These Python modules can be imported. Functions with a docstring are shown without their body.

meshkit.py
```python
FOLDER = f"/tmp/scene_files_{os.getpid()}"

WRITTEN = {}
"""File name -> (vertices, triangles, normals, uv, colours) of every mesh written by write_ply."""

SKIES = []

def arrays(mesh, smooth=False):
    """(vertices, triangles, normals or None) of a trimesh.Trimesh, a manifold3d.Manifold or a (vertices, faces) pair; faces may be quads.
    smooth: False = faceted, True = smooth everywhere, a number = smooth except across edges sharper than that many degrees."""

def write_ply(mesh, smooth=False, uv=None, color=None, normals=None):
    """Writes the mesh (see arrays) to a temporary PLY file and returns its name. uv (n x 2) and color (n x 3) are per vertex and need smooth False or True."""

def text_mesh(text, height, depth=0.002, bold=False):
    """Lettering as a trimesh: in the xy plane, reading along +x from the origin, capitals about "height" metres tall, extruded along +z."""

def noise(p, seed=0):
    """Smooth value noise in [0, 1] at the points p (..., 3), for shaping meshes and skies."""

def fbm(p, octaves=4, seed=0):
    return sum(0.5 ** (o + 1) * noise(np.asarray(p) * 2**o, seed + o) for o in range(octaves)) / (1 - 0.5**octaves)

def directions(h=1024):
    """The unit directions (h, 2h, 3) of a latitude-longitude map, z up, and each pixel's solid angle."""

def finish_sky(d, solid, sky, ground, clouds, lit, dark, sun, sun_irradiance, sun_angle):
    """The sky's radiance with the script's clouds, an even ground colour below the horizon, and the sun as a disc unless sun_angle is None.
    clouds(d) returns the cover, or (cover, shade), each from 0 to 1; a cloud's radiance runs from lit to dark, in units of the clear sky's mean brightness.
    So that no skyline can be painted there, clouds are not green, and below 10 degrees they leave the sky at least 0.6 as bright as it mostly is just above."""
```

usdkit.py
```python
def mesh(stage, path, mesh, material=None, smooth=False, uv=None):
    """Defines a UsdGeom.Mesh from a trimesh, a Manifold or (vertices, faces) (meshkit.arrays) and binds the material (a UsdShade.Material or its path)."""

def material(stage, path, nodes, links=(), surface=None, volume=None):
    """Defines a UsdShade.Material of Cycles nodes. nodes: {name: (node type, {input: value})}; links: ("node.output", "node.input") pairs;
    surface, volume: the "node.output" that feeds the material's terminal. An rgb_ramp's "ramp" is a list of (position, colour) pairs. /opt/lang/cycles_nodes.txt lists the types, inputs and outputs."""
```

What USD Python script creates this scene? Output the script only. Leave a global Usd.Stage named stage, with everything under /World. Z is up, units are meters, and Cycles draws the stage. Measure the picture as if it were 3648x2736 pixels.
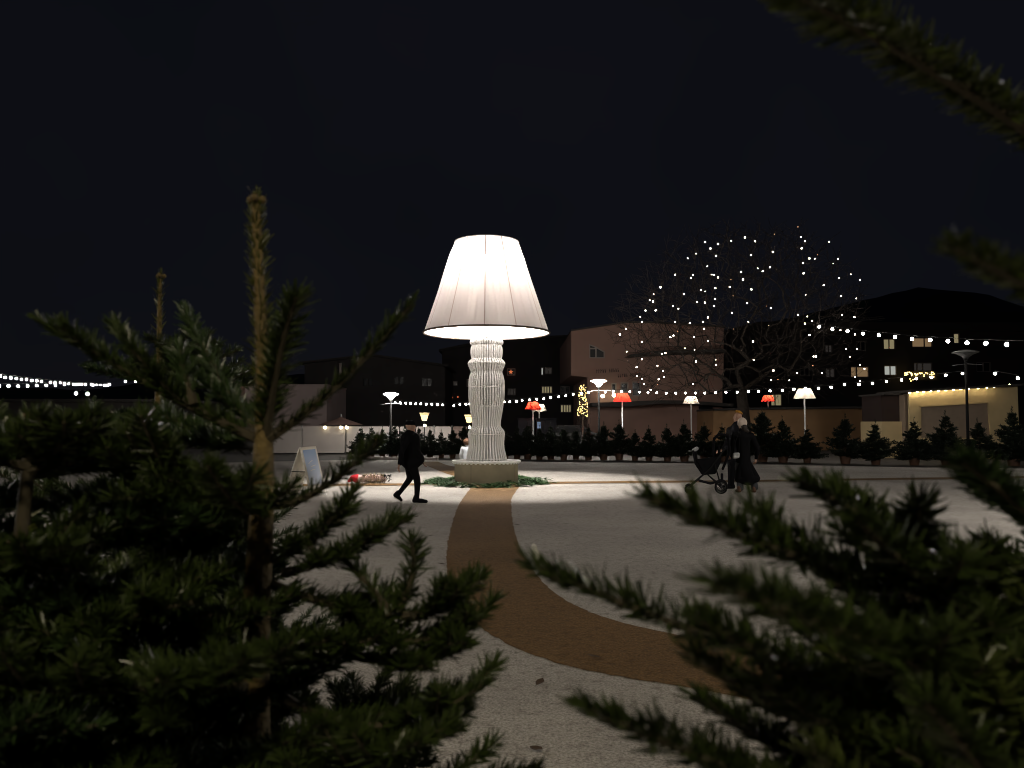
import math, random
import numpy as np, trimesh, manifold3d as m3
from shapely.geometry import Polygon, box as sbox, LineString
import usdkit, meshkit
from pxr import Usd, UsdGeom, UsdLux, UsdShade, Gf, Sdf, Vt

stage = Usd.Stage.CreateInMemory()
UsdGeom.SetStageUpAxis(stage, 'Z')
UsdGeom.Xform.Define(stage, '/World')
UsdGeom.Scope.Define(stage, '/World/Looks')

# ---------------------------------------------------------------- camera
F, W, H = 2800.0, 3648.0, 2736.0
PITCH = math.atan((1505 - 1368) / F)
CAM = np.array([0.0, 0.0, 1.6])
cam = UsdGeom.Camera.Define(stage, '/World/camera')
cam.CreateFocalLengthAttr(24.0)
cam.CreateHorizontalApertureAttr(24.0 * W / F)
cam.CreateVerticalApertureAttr(24.0 * H / F)
cam.CreateClippingRangeAttr(Gf.Vec2f(0.03, 5000))
cam.CreateFStopAttr(6.2)
cam.CreateFocusDistanceAttr(17.0)
cam.CreateExposureAttr(0.0)
cam.AddTranslateOp().Set(Gf.Vec3d(*CAM))
cam.AddRotateXOp().Set(90 + math.degrees(PITCH))

# ---------------------------------------------------------------- night sky (no sun: the lamps of the place light it)
dome = UsdLux.DomeLight.Define(stage, '/World/sky')
dome.GetPrim().SetCustomDataByKey('kind', 'structure')
SKY_STRENGTH = 0.05
skym = usdkit.material(stage, '/World/Looks/night_sky', {
    'sky': ('sky_texture', {'sky_type': 'single_scattering', 'sun_disc': False, 'sun_elevation': 0.5, 'sun_rotation': 2.6, 'air_density': 1.0, 'aerosol_density': 0.3}),
    'dim': ('mix_color', {'blend_type': 'multiply', 'fac': 1.0, 'b': (0.0042, 0.0032, 0.0026), 'use_clamp': False}),
    'add': ('mix_color', {'blend_type': 'add', 'fac': 1.0, 'b': (0.066, 0.074, 0.120), 'use_clamp': False}),
    'tc': ('texture_coordinate', {}), 'cl': ('noise_texture', {'scale': 1.6, 'detail': 4.0, 'roughness': 0.5}), 'clr': ('rgb_ramp', {'ramp': [(0.3, (.72, .76, .80)), (0.7, (1.28, 1.22, 1.18))]}),
    'cm': ('mix_color', {'blend_type': 'multiply', 'fac': 1.0, 'use_clamp': False}),
    'bg': ('background_shader', {'strength': SKY_STRENGTH})},
    [('sky.color', 'dim.a'), ('dim.result', 'add.a'), ('tc.generated', 'cl.vector'), ('cl.fac', 'clr.fac'), ('add.result', 'cm.a'), ('clr.color', 'cm.b'), ('cm.result', 'bg.color')], surface='bg.background')
UsdShade.MaterialBindingAPI.Apply(dome.GetPrim()).Bind(skym)

# lamp strengths (radiance of the glowing parts)
L_GIANT, L_STREET, L_FEST, L_TREE, L_KIOSK = 2050.0, 185.0, 60.0, 26.0, 52.0
L_SIDE, L_REAR = 480.0, 390.0        # the street lamps round the near part of the court

# ---------------------------------------------------------------- view helpers: a pixel of the photograph to a point of the place
def ray(px, py):
    x, v = (px - W / 2) / F, -(py - H / 2) / F
    return np.array([x, math.cos(PITCH) - v * math.sin(PITCH), math.sin(PITCH) + v * math.cos(PITCH)])
def at(px, py, Y):
    d = ray(px, py); return CAM + d * (Y / d[1])
def ground(px, py, z=0.0):
    d = ray(px, py); return CAM + d * ((z - CAM[2]) / d[2])

# ---------------------------------------------------------------- materials
def mat(name, col, rough=0.6, metal=0.0, var=0.0, vscale=6.0, bump=0.0, bscale=40.0, spec=0.5, coat=0.0):
    nodes = {'p': ('principled_bsdf', {'base_color': col, 'roughness': rough, 'metallic': metal, 'specular_ior_level': spec, 'coat_weight': coat})}
    links = []
    if var or bump:
        nodes['tc'] = ('texture_coordinate', {})
    if var:
        lo = tuple(c * (1 - var) for c in col); hi = tuple(min(1, c * (1 + var)) for c in col)
        nodes['n'] = ('noise_texture', {'scale': vscale, 'detail': 5.0, 'roughness': 0.6})
        nodes['r'] = ('rgb_ramp', {'ramp': [(0.3, lo), (0.7, hi)]})
        links += [('tc.object', 'n.vector'), ('n.fac', 'r.fac'), ('r.color', 'p.base_color')]
    if bump:
        nodes['n2'] = ('noise_texture', {'scale': bscale, 'detail': 4.0})
        nodes['b'] = ('bump', {'strength': bump, 'distance': 0.02})
        links += [('tc.object', 'n2.vector'), ('n2.fac', 'b.height'), ('b.normal', 'p.normal')]
    return usdkit.material(stage, '/World/Looks/' + name, nodes, links, surface='p.BSDF')
def glow(name, col, L):
    return usdkit.material(stage, '/World/Looks/' + name, {'e': ('emission', {'color': col, 'strength': L})}, [], surface='e.emission')
def cloth(name, col, through, amount, clear=0.0):
    nodes = {'d': ('diffuse_bsdf', {'color': col}), 't': ('translucent_bsdf', {'color': through}), 'm': ('mix_closure', {'fac': amount})}
    links = [('d.BSDF', 'm.closure1'), ('t.BSDF', 'm.closure2')]
    out = 'm.closure'
    if clear:
        nodes.update({'c': ('transparent_bsdf', {'color': (1, .93, .86)}), 'm2': ('mix_closure', {'fac': clear})})
        links += [('m.closure', 'm2.closure1'), ('c.BSDF', 'm2.closure2')]
        out = 'm2.closure'
    return usdkit.material(stage, '/World/Looks/' + name, nodes, links, surface=out)
def needle_mat(name, dark, light, rough=0.38):
    return usdkit.material(stage, '/World/Looks/' + name, {
        'g': ('geometry', {}), 'r': ('rgb_ramp', {'ramp': [(0.0, dark), (0.7, light), (1.0, tuple(c * 1.5 for c in light))]}),
        'p': ('principled_bsdf', {'roughness': rough, 'specular_ior_level': 0.38}), 't': ('translucent_bsdf', {}), 'm': ('mix_closure', {'fac': 0.12})},
        [('g.random_per_island', 'r.fac'), ('r.color', 'p.base_color'), ('r.color', 't.color'), ('p.BSDF', 'm.closure1'), ('t.BSDF', 'm.closure2')], surface='m.closure')
def gravel(name, stops, spots):
    return usdkit.material(stage, '/World/Looks/' + name, {
        'tc': ('texture_coordinate', {}),
        'v': ('voronoi_texture', {'scale': 34.0, 'randomness': 1.0}), 'n': ('noise_texture', {'scale': 60.0, 'detail': 3.0, 'roughness': 0.7}),
        'w': ('noise_texture', {'scale': 0.45, 'detail': 6.0, 'roughness': 0.65}), 'w2': ('noise_texture', {'scale': 13.0, 'detail': 4.0, 'roughness': 0.7}),
        'r': ('rgb_ramp', {'ramp': stops}), 'r2': ('rgb_ramp', {'ramp': spots}), 'r3': ('rgb_ramp', {'ramp': [(0.28, (.66, .65, .64)), (0.62, (1.06, 1.05, 1.04))]}),
        'm': ('mix_color', {'blend_type': 'multiply', 'fac': 0.75}), 'm2': ('mix_color', {'blend_type': 'multiply', 'fac': 0.8}),
        'ad': ('math', {'math_type': 'multiply_add', 'value2': 0.6}),
        'b': ('bump', {'strength': 0.85, 'distance': 0.013}), 'p': ('principled_bsdf', {'roughness': 0.9, 'specular_ior_level': 0.2})},
        [('tc.object', 'v.vector'), ('tc.object', 'n.vector'), ('tc.object', 'w.vector'), ('tc.object', 'w2.vector'),
         ('n.fac', 'r.fac'), ('w2.fac', 'r2.fac'), ('w.fac', 'r3.fac'), ('r.color', 'm.a'), ('r2.color', 'm.b'), ('m.result', 'm2.a'), ('r3.color', 'm2.b'),
         ('v.distance', 'ad.value1'), ('w2.fac', 'ad.value3'), ('ad.value', 'b.height'), ('b.normal', 'p.normal'), ('m2.result', 'p.base_color')], surface='p.BSDF')

M = {}
M['court'] = gravel('court_gravel', [(0.30, (.19, .175, .155)), (0.5, (.40, .375, .34)), (0.68, (.56, .53, .485))], [(0.30, (.42, .40, .38)), (0.50, (1, 1, 1))])
M['ochre'] = gravel('ochre_gravel', [(0.30, (.090, .049, .017)), (0.5, (.152, .089, .036)), (0.68, (.22, .132, .055))], [(0.30, (.5, .48, .46)), (0.50, (1, 1, 1))])
M['asphalt'] = mat('asphalt', (.055, .05, .046), .85, var=.35, vscale=3, bump=.3, bscale=60)
M['hill'] = mat('hill', (.03, .035, .025), .95, var=.4, vscale=.05)
M['white_fin'] = mat('white_painted_board', (.86, .85, .835), .5, var=.04, vscale=4)
M['white_plate'] = mat('white_plate', (.80, .79, .77), .45, var=.05, vscale=5)
M['concrete'] = mat('drum_board', (.29, .245, .17), .75, var=.13, vscale=3, bump=.15, bscale=30)
M['joint'] = mat('drum_joint', (.10, .085, .06), .8)
M['dark_metal'] = mat('dark_metal', (.045, .045, .045), .45, .6)
M['grey_metal'] = mat('grey_metal', (.35, .36, .36), .35, .85, var=.1)
M['white_metal'] = mat('white_metal', (.72, .72, .71), .4)
M['shade_cloth'] = cloth('shade_cloth', (.86, .83, .81), (.93, .80, .76), .0285, .012)
M['seam_cloth'] = cloth('seam_cloth', (.60, .50, .46), (.93, .72, .64), .005, 0.0)
M['trim'] = mat('brown_trim', (.07, .05, .035), .7)
M['bulb_giant'] = glow('giant_bulb', (1, .945, .89), L_GIANT)
M['red_cloth'] = cloth('red_cloth', (.55, .02, .015), (.9, .075, .04), .40)
M['white_cloth'] = cloth('white_cloth', (.78, .70, .64), (.9, .8, .72), .32)
M['bulb_small'] = glow('small_bulb', (1, .84, .66), 330.0)
M['street'] = glow('street_glow', (1, .95, .88), L_STREET)
M['street_dim'] = mat('street_unlit', (.05, .05, .05), .7)
M['street_side'] = glow('street_side_glow', (1, .93, .85), L_SIDE)
M['street_rear'] = glow('street_rear_glow', (1, .86, .60), L_REAR)
M['festoon'] = glow('festoon_glow', (1, .93, .84), L_FEST)
M['treelight'] = glow('tree_light_glow', (1, .84, .64), L_TREE)
M['treelight_dim'] = glow('tree_light_dim', (1, .50, .25), 1.4)
M['kiosk_bulb'] = glow('kiosk_bulb', (1, .80, .46), L_KIOSK)
M['fairy'] = glow('fairy_glow', (1, .72, .25), 5.0)
M['lantern'] = glow('lantern_glow', (1, .72, .34), 2.2)
M['lantern_hot'] = glow('lantern_hot', (1, .85, .55), 9.0)
M['win_warm'] = glow('window_warm', (.95, .78, .42), .42)
M['win_tan'] = glow('window_tan', (.90, .58, .30), .20)
M['win_white'] = glow('window_white', (.85, .88, .80), .42)
M['win_dim'] = glow('window_dim', (.8, .7, .62), .030)
M['win_curtain'] = glow('window_curtain', (.85, .72, .40), .26)
M['star'] = glow('star_glow', (1, .26, .10), .62)
M['pane_dark'] = mat('dark_pane', (.012, .013, .016), .22, spec=.4)
M['frame'] = mat('window_frame', (.30, .26, .24), .6)
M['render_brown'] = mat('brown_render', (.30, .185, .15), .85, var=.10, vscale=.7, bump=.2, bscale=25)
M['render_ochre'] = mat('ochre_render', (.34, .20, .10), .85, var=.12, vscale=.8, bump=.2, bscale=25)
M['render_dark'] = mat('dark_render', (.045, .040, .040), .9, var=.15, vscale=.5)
M['render_pink'] = mat('pale_render', (.36, .285, .275), .85, var=.08, vscale=.9)
M['roof_dark'] = mat('dark_roof', (.04, .036, .034), .8, var=.2)
M['letters'] = mat('letters', (.075, .04, .035), .6)
M['fence_white'] = mat('fence_panel_white', (.37, .33, .305), .6, var=.06, vscale=1.2)
M['fence_brown'] = mat('fence_panel_brown', (.20, .14, .12), .7, var=.1)
M['kiosk'] = mat('kiosk_board', (.60, .47, .26), .7, var=.08, vscale=1.5)
M['kiosk_dark'] = mat('kiosk_shutter', (.30, .23, .17), .7, var=.06)
M['stall_dark'] = mat('stall_dark', (.03, .016, .015), .8)
M['bark'] = mat('bark', (.075, .05, .035), .9, var=.35, vscale=14, bump=.5, bscale=60)
M['bark_light'] = mat('young_bark', (.090, .062, .018), .8, var=.35, vscale=40, bump=.4, bscale=180)
M['fir_wood'] = mat('fir_wood', (.030, .024, .012), .9, var=.3, vscale=30)
M['bark_dark'] = mat('dark_bark', (.028, .021, .016), .95, var=.3, vscale=6)
M['twig'] = mat('twig', (.022, .016, .013), .95)
M['needle'] = needle_mat('fir_needle', (.023, .036, .007), (.074, .096, .017))
M['needle_b'] = needle_mat('fir_needle_bluish', (.020, .037, .010), (.062, .092, .024))
M['needle_y'] = needle_mat('fir_needle_young', (.050, .056, .010), (.125, .120, .020))
M['needle_o'] = needle_mat('fir_needle_olive', (.034, .046, .009), (.085, .104, .024))
M['needle_far'] = needle_mat('spruce_needle', (.014, .022, .012), (.034, .048, .024), .5)
M['pot'] = mat('brown_pot', (.10, .05, .03), .7, var=.2)
M['greens'] = needle_mat('cut_greens', (.030, .075, .022), (.080, .165, .060), .45)
M['leaf'] = mat('dead_leaf', (.06, .035, .018), .8)
M['black_cloth'] = mat('black_cloth', (.0055, .0055, .0065), .95, var=.3, vscale=9, spec=.1)
M['dark_cloth'] = mat('dark_cloth', (.010, .010, .013), .9, var=.3, vscale=9, spec=.15)
M['grey_cloth'] = mat('grey_trousers', (.04, .042, .05), .9, var=.15, vscale=12)
M['skin'] = mat('skin', (.42, .25, .18), .55)
M['hair'] = mat('dark_hair', (.02, .014, .01), .6)
M['hair_brown'] = mat('brown_hair', (.085, .036, .015), .7)
M['mustard'] = mat('mustard_knit', (.50, .24, .03), .9, bump=.6, bscale=120)
M['cream'] = mat('cream_knit', (.66, .55, .47), .9, bump=.6, bscale=120)
M['pale_jacket'] = mat('pale_jacket', (.52, .54, .58), .7, var=.15, vscale=14)
M['sole'] = mat('pale_sole', (.45, .40, .36), .7)
M['rubber'] = mat('rubber', (.008, .008, .008), .8, spec=.2)
M['poster'] = usdkit.material(stage, '/World/Looks/poster_blue', {
    'tc': ('texture_coordinate', {}), 's': ('separate_xyz', {}), 'mr': ('map_range', {'from_min': .2, 'from_max': 1.05, 'to_min': 0, 'to_max': 1}),
    'r': ('rgb_ramp', {'ramp': [(0, (.62, .66, .76)), (.55, (.46, .56, .74)), (1, (.20, .33, .58))]}), 'p': ('principled_bsdf', {'roughness': .35})},
    [('tc.object', 's.vector'), ('s.z', 'mr.value'), ('mr.result', 'r.fac'), ('r.color', 'p.base_color')], surface='p.BSDF')
M['board_white'] = mat('board_white', (.70, .66, .58), .5, var=.04)
M['red_felt'] = mat('red_felt', (.55, .015, .025), .9)
M['straw'] = needle_mat('straw_tuft', (.30, .24, .15), (.62, .53, .38), .8)
M['dark_tuft'] = needle_mat('dark_tuft', (.02, .02, .018), (.10, .09, .08), .8)
M['pink_pale'] = mat('pale_felt', (.70, .50, .46), .9)
M['strap'] = mat('silver_strap', (.45, .46, .46), .4, .3)

# ---------------------------------------------------------------- object helpers
USED = {}
def numbered(parent, name):
    k = USED.get((parent, name), -1) + 1
    USED[(parent, name)] = k
    return f'{parent}/{name}' if k == 0 else f'{parent}/{name}_{k:03d}'
def tag(prim, label=None, cat=None, group=None, kind=None):
    for k, v in (('label', label), ('category', cat), ('group', group), ('kind', kind)):
        if v: prim.SetCustomDataByKey(k, v)
    return prim
class Thing:
    def __init__(s, name, label, cat, loc=(0, 0, 0), rotz=0.0, group=None, kind=None, scale=1.0):
        s.path = numbered('/World', name)
        x = UsdGeom.Xform.Define(stage, s.path)
        x.AddTranslateOp().Set(Gf.Vec3d(*map(float, loc)))
        x.AddRotateZOp().Set(math.degrees(rotz))
        if scale != 1.0: x.AddScaleOp().Set(Gf.Vec3f(scale, scale, scale))
        s.prim, s.loc, s.group, s.cat = x.GetPrim(), np.array(loc, float), group, cat
        tag(s.prim, label, cat, group, kind)
    def part(s, name, mesh, m, smooth=False, world=False, label=None, parent=None, kind=None):
        base = parent if parent else s.path
        v, f, _ = meshkit.arrays(mesh)
        if world: v = v - s.loc
        p = numbered(base, name)
        pr = usdkit.mesh(stage, p, (v, f), m if not isinstance(m, str) else M[m], smooth)
        tag(pr.GetPrim(), label, None, None, kind)
        return p
def solo(name, mesh, m, label=None, cat=None, group=None, kind=None, smooth=False):
    p = numbered('/World', name)
    pr = usdkit.mesh(stage, p, mesh, M[m] if isinstance(m, str) else m, smooth)
    tag(pr.GetPrim(), label, cat, group, kind)
    return pr.GetPrim()
def copy_of(src, label, loc, rotz=0.0, scale=1.0, group=None):
    name = src.path.split('/')[-1]
    base = name[:-4] if name[-4:-3] == '_' and name[-3:].isdigit() else name
    t = Thing(base, label, src.cat, loc, rotz, group or src.group, None, scale)
    t.prim.GetReferences().AddInternalReference(Sdf.Path(src.path)); t.prim.SetInstanceable(True)
    return t

# ---------------------------------------------------------------- mesh helpers
def cat(ms): return trimesh.util.concatenate([m for m in ms if m is not None and len(m.faces)])
def bx(x0, x1, y0, y1, z0, z1):
    m = trimesh.creation.box([x1 - x0, y1 - y0, z1 - z0]); m.apply_translation([(x0 + x1) / 2, (y0 + y1) / 2, (z0 + z1) / 2]); return m
def tube(pts, rad, sides=6, caps=True):
    p = np.asarray(pts, float); n = len(p)
    r = np.broadcast_to(np.asarray(rad, float), (n,))
    t = np.gradient(p, axis=0); t /= np.linalg.norm(t, axis=1, keepdims=True) + 1e-12
    a = np.cross(t, np.where(np.abs(t[:, 2:]) < .9, [0, 0, 1.0], [1.0, 0, 0])); a /= np.linalg.norm(a, axis=1, keepdims=True) + 1e-12
    b = np.cross(t, a); an = np.arange(sides) * 2 * np.pi / sides
    v = (p[:, None] + r[:, None, None] * (np.cos(an)[None, :, None] * a[:, None] + np.sin(an)[None, :, None] * b[:, None])).reshape(-1, 3)
    i, j = np.meshgrid(np.arange(n - 1), np.arange(sides), indexing='ij')
    q = np.stack([i * sides + j, i * sides + (j + 1) % sides, (i + 1) * sides + (j + 1) % sides, (i + 1) * sides + j], -1).reshape(-1, 4)
    f = np.vstack([q[:, [0, 1, 2]], q[:, [0, 2, 3]]])
    if caps:
        e = np.arange(1, sides - 1)
        f = np.vstack([f, np.stack([np.zeros_like(e), e + 1, e], 1), (n - 1) * sides + np.stack([np.zeros_like(e), e, e + 1], 1)])
    return trimesh.Trimesh(v, f, process=False)
def lathe(prof, n=48, a0=0.0, a1=2 * np.pi, c=(0, 0, 0)):
    prof = np.asarray(prof, float); full = abs(a1 - a0 - 2 * np.pi) < 1e-6
    an = np.linspace(a0, a1, n, endpoint=not full)
    v = np.stack([prof[None, :, 0] * np.cos(an)[:, None], prof[None, :, 0] * np.sin(an)[:, None], np.broadcast_to(prof[None, :, 1], (n, len(prof)))], -1).reshape(-1, 3) + np.asarray(c, float)
    k = len(prof); f = []
    for i in range(n if full else n - 1):
        i2 = (i + 1) % n
        for j in range(k - 1):
            f += [[i * k + j, i2 * k + j, i2 * k + j + 1], [i * k + j, i2 * k + j + 1, i * k + j + 1]]
    return trimesh.Trimesh(v, np.array(f), process=False)
def ball(c, r, sub=1):
    m = trimesh.creation.icosphere(sub, 1.0); m.apply_scale(r); m.apply_translation(c); return m
def tri2d(poly, z):
    v, f = trimesh.creation.triangulate_polygon(poly, engine='earcut')
    return trimesh.Trimesh(np.column_stack([v, np.full(len(v), z)]), f, process=False)
def slab_xz(poly, y0, y1):
    """a polygon in x, z pushed along y"""
    m = trimesh.creation.extrude_polygon(poly, y1 - y0, engine='earcut')
    v = m.vertices.copy(); m.vertices = np.column_stack([v[:, 0], y1 - v[:, 2], v[:, 1]]); return m
def bez(a, b, c, n=12):
    t = np.linspace(0, 1, n)[:, None]; return (1 - t) ** 2 * np.asarray(a) + 2 * t * (1 - t) * np.asarray(b) + t ** 2 * np.asarray(c)
def unit(v): v = np.asarray(v, float); return v / (np.linalg.norm(v) + 1e-12)
def smoothline(pts, n=60):
    pts = np.asarray(pts, float); d = np.r_[0, np.cumsum(np.linalg.norm(np.diff(pts, axis=0), axis=1))]
    from scipy.interpolate import PchipInterpolator
    u = np.linspace(0, d[-1], n); return np.stack([PchipInterpolator(d, pts[:, k])(u) for k in range(pts.shape[1])], 1)

# ================================================================ ground
solo('asphalt_ground', trimesh.Trimesh([[-700, -60, -.02], [700, -60, -.02], [700, 900, -.02], [-700, 900, -.02]], [[0, 1, 2], [0, 2, 3]]), 'asphalt', kind='structure')
back = [ground(*p)[:2] for p in [(-900, 1668), (0, 1662), (700, 1650), (1000, 1644), (1290, 1637), (1560, 1640), (1900, 1645), (2400, 1650), (2750, 1655), (3250, 1665), (3700, 1669), (4600, 1674)]]
court_poly = Polygon([tuple(p) for p in back] + [(26, -12), (-26, -12)])
cm = trimesh.creation.extrude_polygon(court_poly, .02, engine='earcut'); cm.apply_translation([0, 0, -.02])
solo('gravel_court', cm, 'court', kind='structure')
kerb_pts = [ground(x, y, 0) for x, y in [(1290, 1637), (1420, 1638), (1560, 1640)]]
kl = LineString([tuple(p[:2]) for p in kerb_pts]).buffer(.09, cap_style=2)
km = trimesh.creation.extrude_polygon(kl, .12, engine='earcut'); solo('pale_kerb', km, 'fence_white', kind='structure')
lft = smoothline([ground(*p)[:2] for p in [(1690, 1722), (1668, 1750), (1640, 1790), (1611, 1865), (1593, 1950), (1592, 2030), (1612, 2110), (1665, 2190), (1760, 2268), (1900, 2335), (2110, 2395), (2480, 2455), (2950, 2560), (3700, 2790), (4300, 3100)]], 320)
rgt = smoothline([ground(*p)[:2] for p in [(1860, 1722), (1842, 1745), (1821, 1785), (1825, 1850), (1841, 1920), (1868, 1985), (1905, 2040), (1962, 2100), (2050, 2158), (2180, 2208), (2380, 2255), (2700, 2310), (3100, 2395), (3648, 2520), (4300, 2760)]], 320)
re_ = np.random.default_rng(77)
lft, rgt = (q + np.stack([.030 * (meshkit.noise(np.c_[q * 5.5, np.full(len(q), k)], 9) - .5) + re_.normal(0, .006, len(q)) for k in (1.5, 8.5)], 1) for q in (lft, rgt))
path_poly = Polygon(list(map(tuple, lft)) + list(map(tuple, rgt[::-1]))).buffer(0)
solo('ochre_path', tri2d(path_poly if path_poly.geom_type == 'Polygon' else max(path_poly.geoms, key=lambda g: g.area), .004), 'ochre', kind='structure')
bk = Polygon([tuple(ground(*p)[:2]) for p in [(1500, 1645), (1560, 1645), (1590, 1657), (1640, 1667), (1700, 1690), (1700, 1718), (1640, 1702), (1590, 1688), (1540, 1668), (1500, 1652)]])
solo('ochre_path', tri2d(bk, .008), 'ochre', kind='structure')
top = [ground(*p)[:2] for p in [(-500, 1761), (0, 1752), (600, 1739), (1000, 1727), (1230, 1724.5), (1600, 1722), (2005, 1717), (2350, 1714), (2720, 1711), (3100, 1705), (3500, 1699.5), (4200, 1690)]]
bot = [ground(*p)[:2] for p in [(-500, 1771), (0, 1761), (600, 1746), (1000, 1734), (1230, 1732), (1600, 1729.5), (2005, 1724), (2350, 1721), (2720, 1717.5), (3100, 1712), (3500, 1707), (4200, 1697)]]
line_poly = Polygon([tuple(p) for p in top] + [tuple(p) for p in bot[::-1]]).difference(path_poly.buffer(.01)).difference(bk.buffer(.01))
for g in getattr(line_poly, 'geoms', [line_poly]):
    if g.area > .05: solo('ochre_strip', tri2d(g, .012), 'ochre', kind='structure')

# hill behind everything
ridge = smoothline([(-1500, 1360), (-300, 1372), (300, 1386), (800, 1352), (1200, 1330), (1900, 1340), (2500, 1200), (2900, 1110), (3070, 1070), (3180, 1045), (3260, 1038), (3340, 1055), (3450, 1108), (3560, 1152), (3700, 1205), (4200, 1290), (5200, 1350)], 160)
rng = np.random.default_rng(3)
tops = np.array([at(x, y + rng.normal(0, 2.0), 420) for x, y in ridge])
rows = []
for k, (fy, fz) in enumerate([(-190, 0), (-150, .25), (-90, .62), (-40, .88), (0, 1), (60, .9), (160, .5)]):
    q = tops.copy(); q[:, 1] += fy + 10 * np.sin(np.arange(len(q)) * .4 + k); q[:, 2] = np.maximum(q[:, 2] * fz, -1) if k else -1
    rows.append(q)
v = np.concatenate(rows); n = len(tops); f = []
for r_ in range(len(rows) - 1):
    for i in range(n - 1):
        a = r_ * n + i; f += [[a, a + 1, a + n + 1], [a, a + n + 1, a + n]]
solo('hill', trimesh.Trimesh(v, f, process=False), 'hill', kind='structure', smooth=True)

# ================================================================ buildings
def P(px, py, Y): q = at(px, py, Y); return (q[0], q[2])
def rect(px0, py0, px1, py1, Y):
    a, b = P(px0, py1, Y), P(px1, py0, Y); return sbox(a[0], a[1], b[0], b[1])
def window(t, poly, Y, panes, mat_in, bars=(), recess=.14, frame='frame'):
    """frame with pane recessed in the opening, wall front plane at Y"""
    fr = t.part('window', slab_xz(poly.difference(poly.buffer(-.07, join_style=2)), Y + .06, Y + recess + .03), frame, world=True)
    t.part('pane', slab_xz(poly.buffer(-.068, join_style=2), Y + recess, Y + recess + .02), mat_in, world=True, parent=fr)
    x0, z0, x1, z1 = poly.bounds
    for u in bars:
        xx = x0 + u * (x1 - x0)
        g = poly.buffer(-.06, join_style=2).intersection(sbox(xx - .045, z0, xx + .045, z1))
        if not g.is_empty: t.part('mullion', slab_xz(g, Y + .07, Y + recess - .003), frame, world=True, parent=fr)
    return fr

# A. the brown hall with the wedge-shaped window
YA = 50.0
A = Thing('brown_hall', 'brown rendered hall with a wedge-shaped window and overhanging upper storey', 'building', at(2300, 1505, YA) * [1, 1, 0])
upper = Polygon([P(*p, YA) for p in [(2035, 1337), (2035, 1180), (2230, 1151), (2300, 1150), (2560, 1166), (2578, 1168), (2578, 1345), (2093, 1344)]])
wedge = Polygon([P(*p, YA) for p in [(2099, 1276), (2099, 1225), (2121, 1233), (2155, 1252), (2155, 1276)]])
low_h = [rect(2178, 1364, 2197, 1397, YA), rect(2211, 1362, 2239, 1398, YA), rect(2252, 1359, 2284, 1412, YA)]
lower = Polygon([P(*p, YA) for p in [(2093, 1620), (2093, 1344), (2574, 1345), (2574, 1620)]])
for hh in low_h: lower = lower.difference(hh)
A.part('wall', slab_xz(upper.difference(wedge), YA, YA + 12), 'render_brown', world=True)
A.part('wall', slab_xz(lower, YA + .02, YA + 11.5), 'render_brown', world=True)
roofp = Polygon([P(*p, YA) for p in [(2033, 1180), (2230, 1150), (2300, 1149), (2560, 1165), (2580, 1167), (2580, 1163), (2560, 1161), (2300, 1145), (2230, 1146), (2033, 1176)]])
A.part('roof_edge', slab_xz(roofp, YA - .25, YA + 12.2), 'roof_dark', world=True)
wf = window(A, wedge, YA, 2, 'pane_dark', bars=(.44,))
q = P(2099, 1241, YA); q2 = P(2121, 1241, YA)
A.part('transom', slab_xz(sbox(q[0] + .06, q[1] - .04, q2[0], q[1] + .04), YA + .08, YA + .13), 'frame', world=True, parent=wf)
for hh in low_h: window(A, hh, YA + .02, 1, 'pane_dark', recess=.3)
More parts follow.
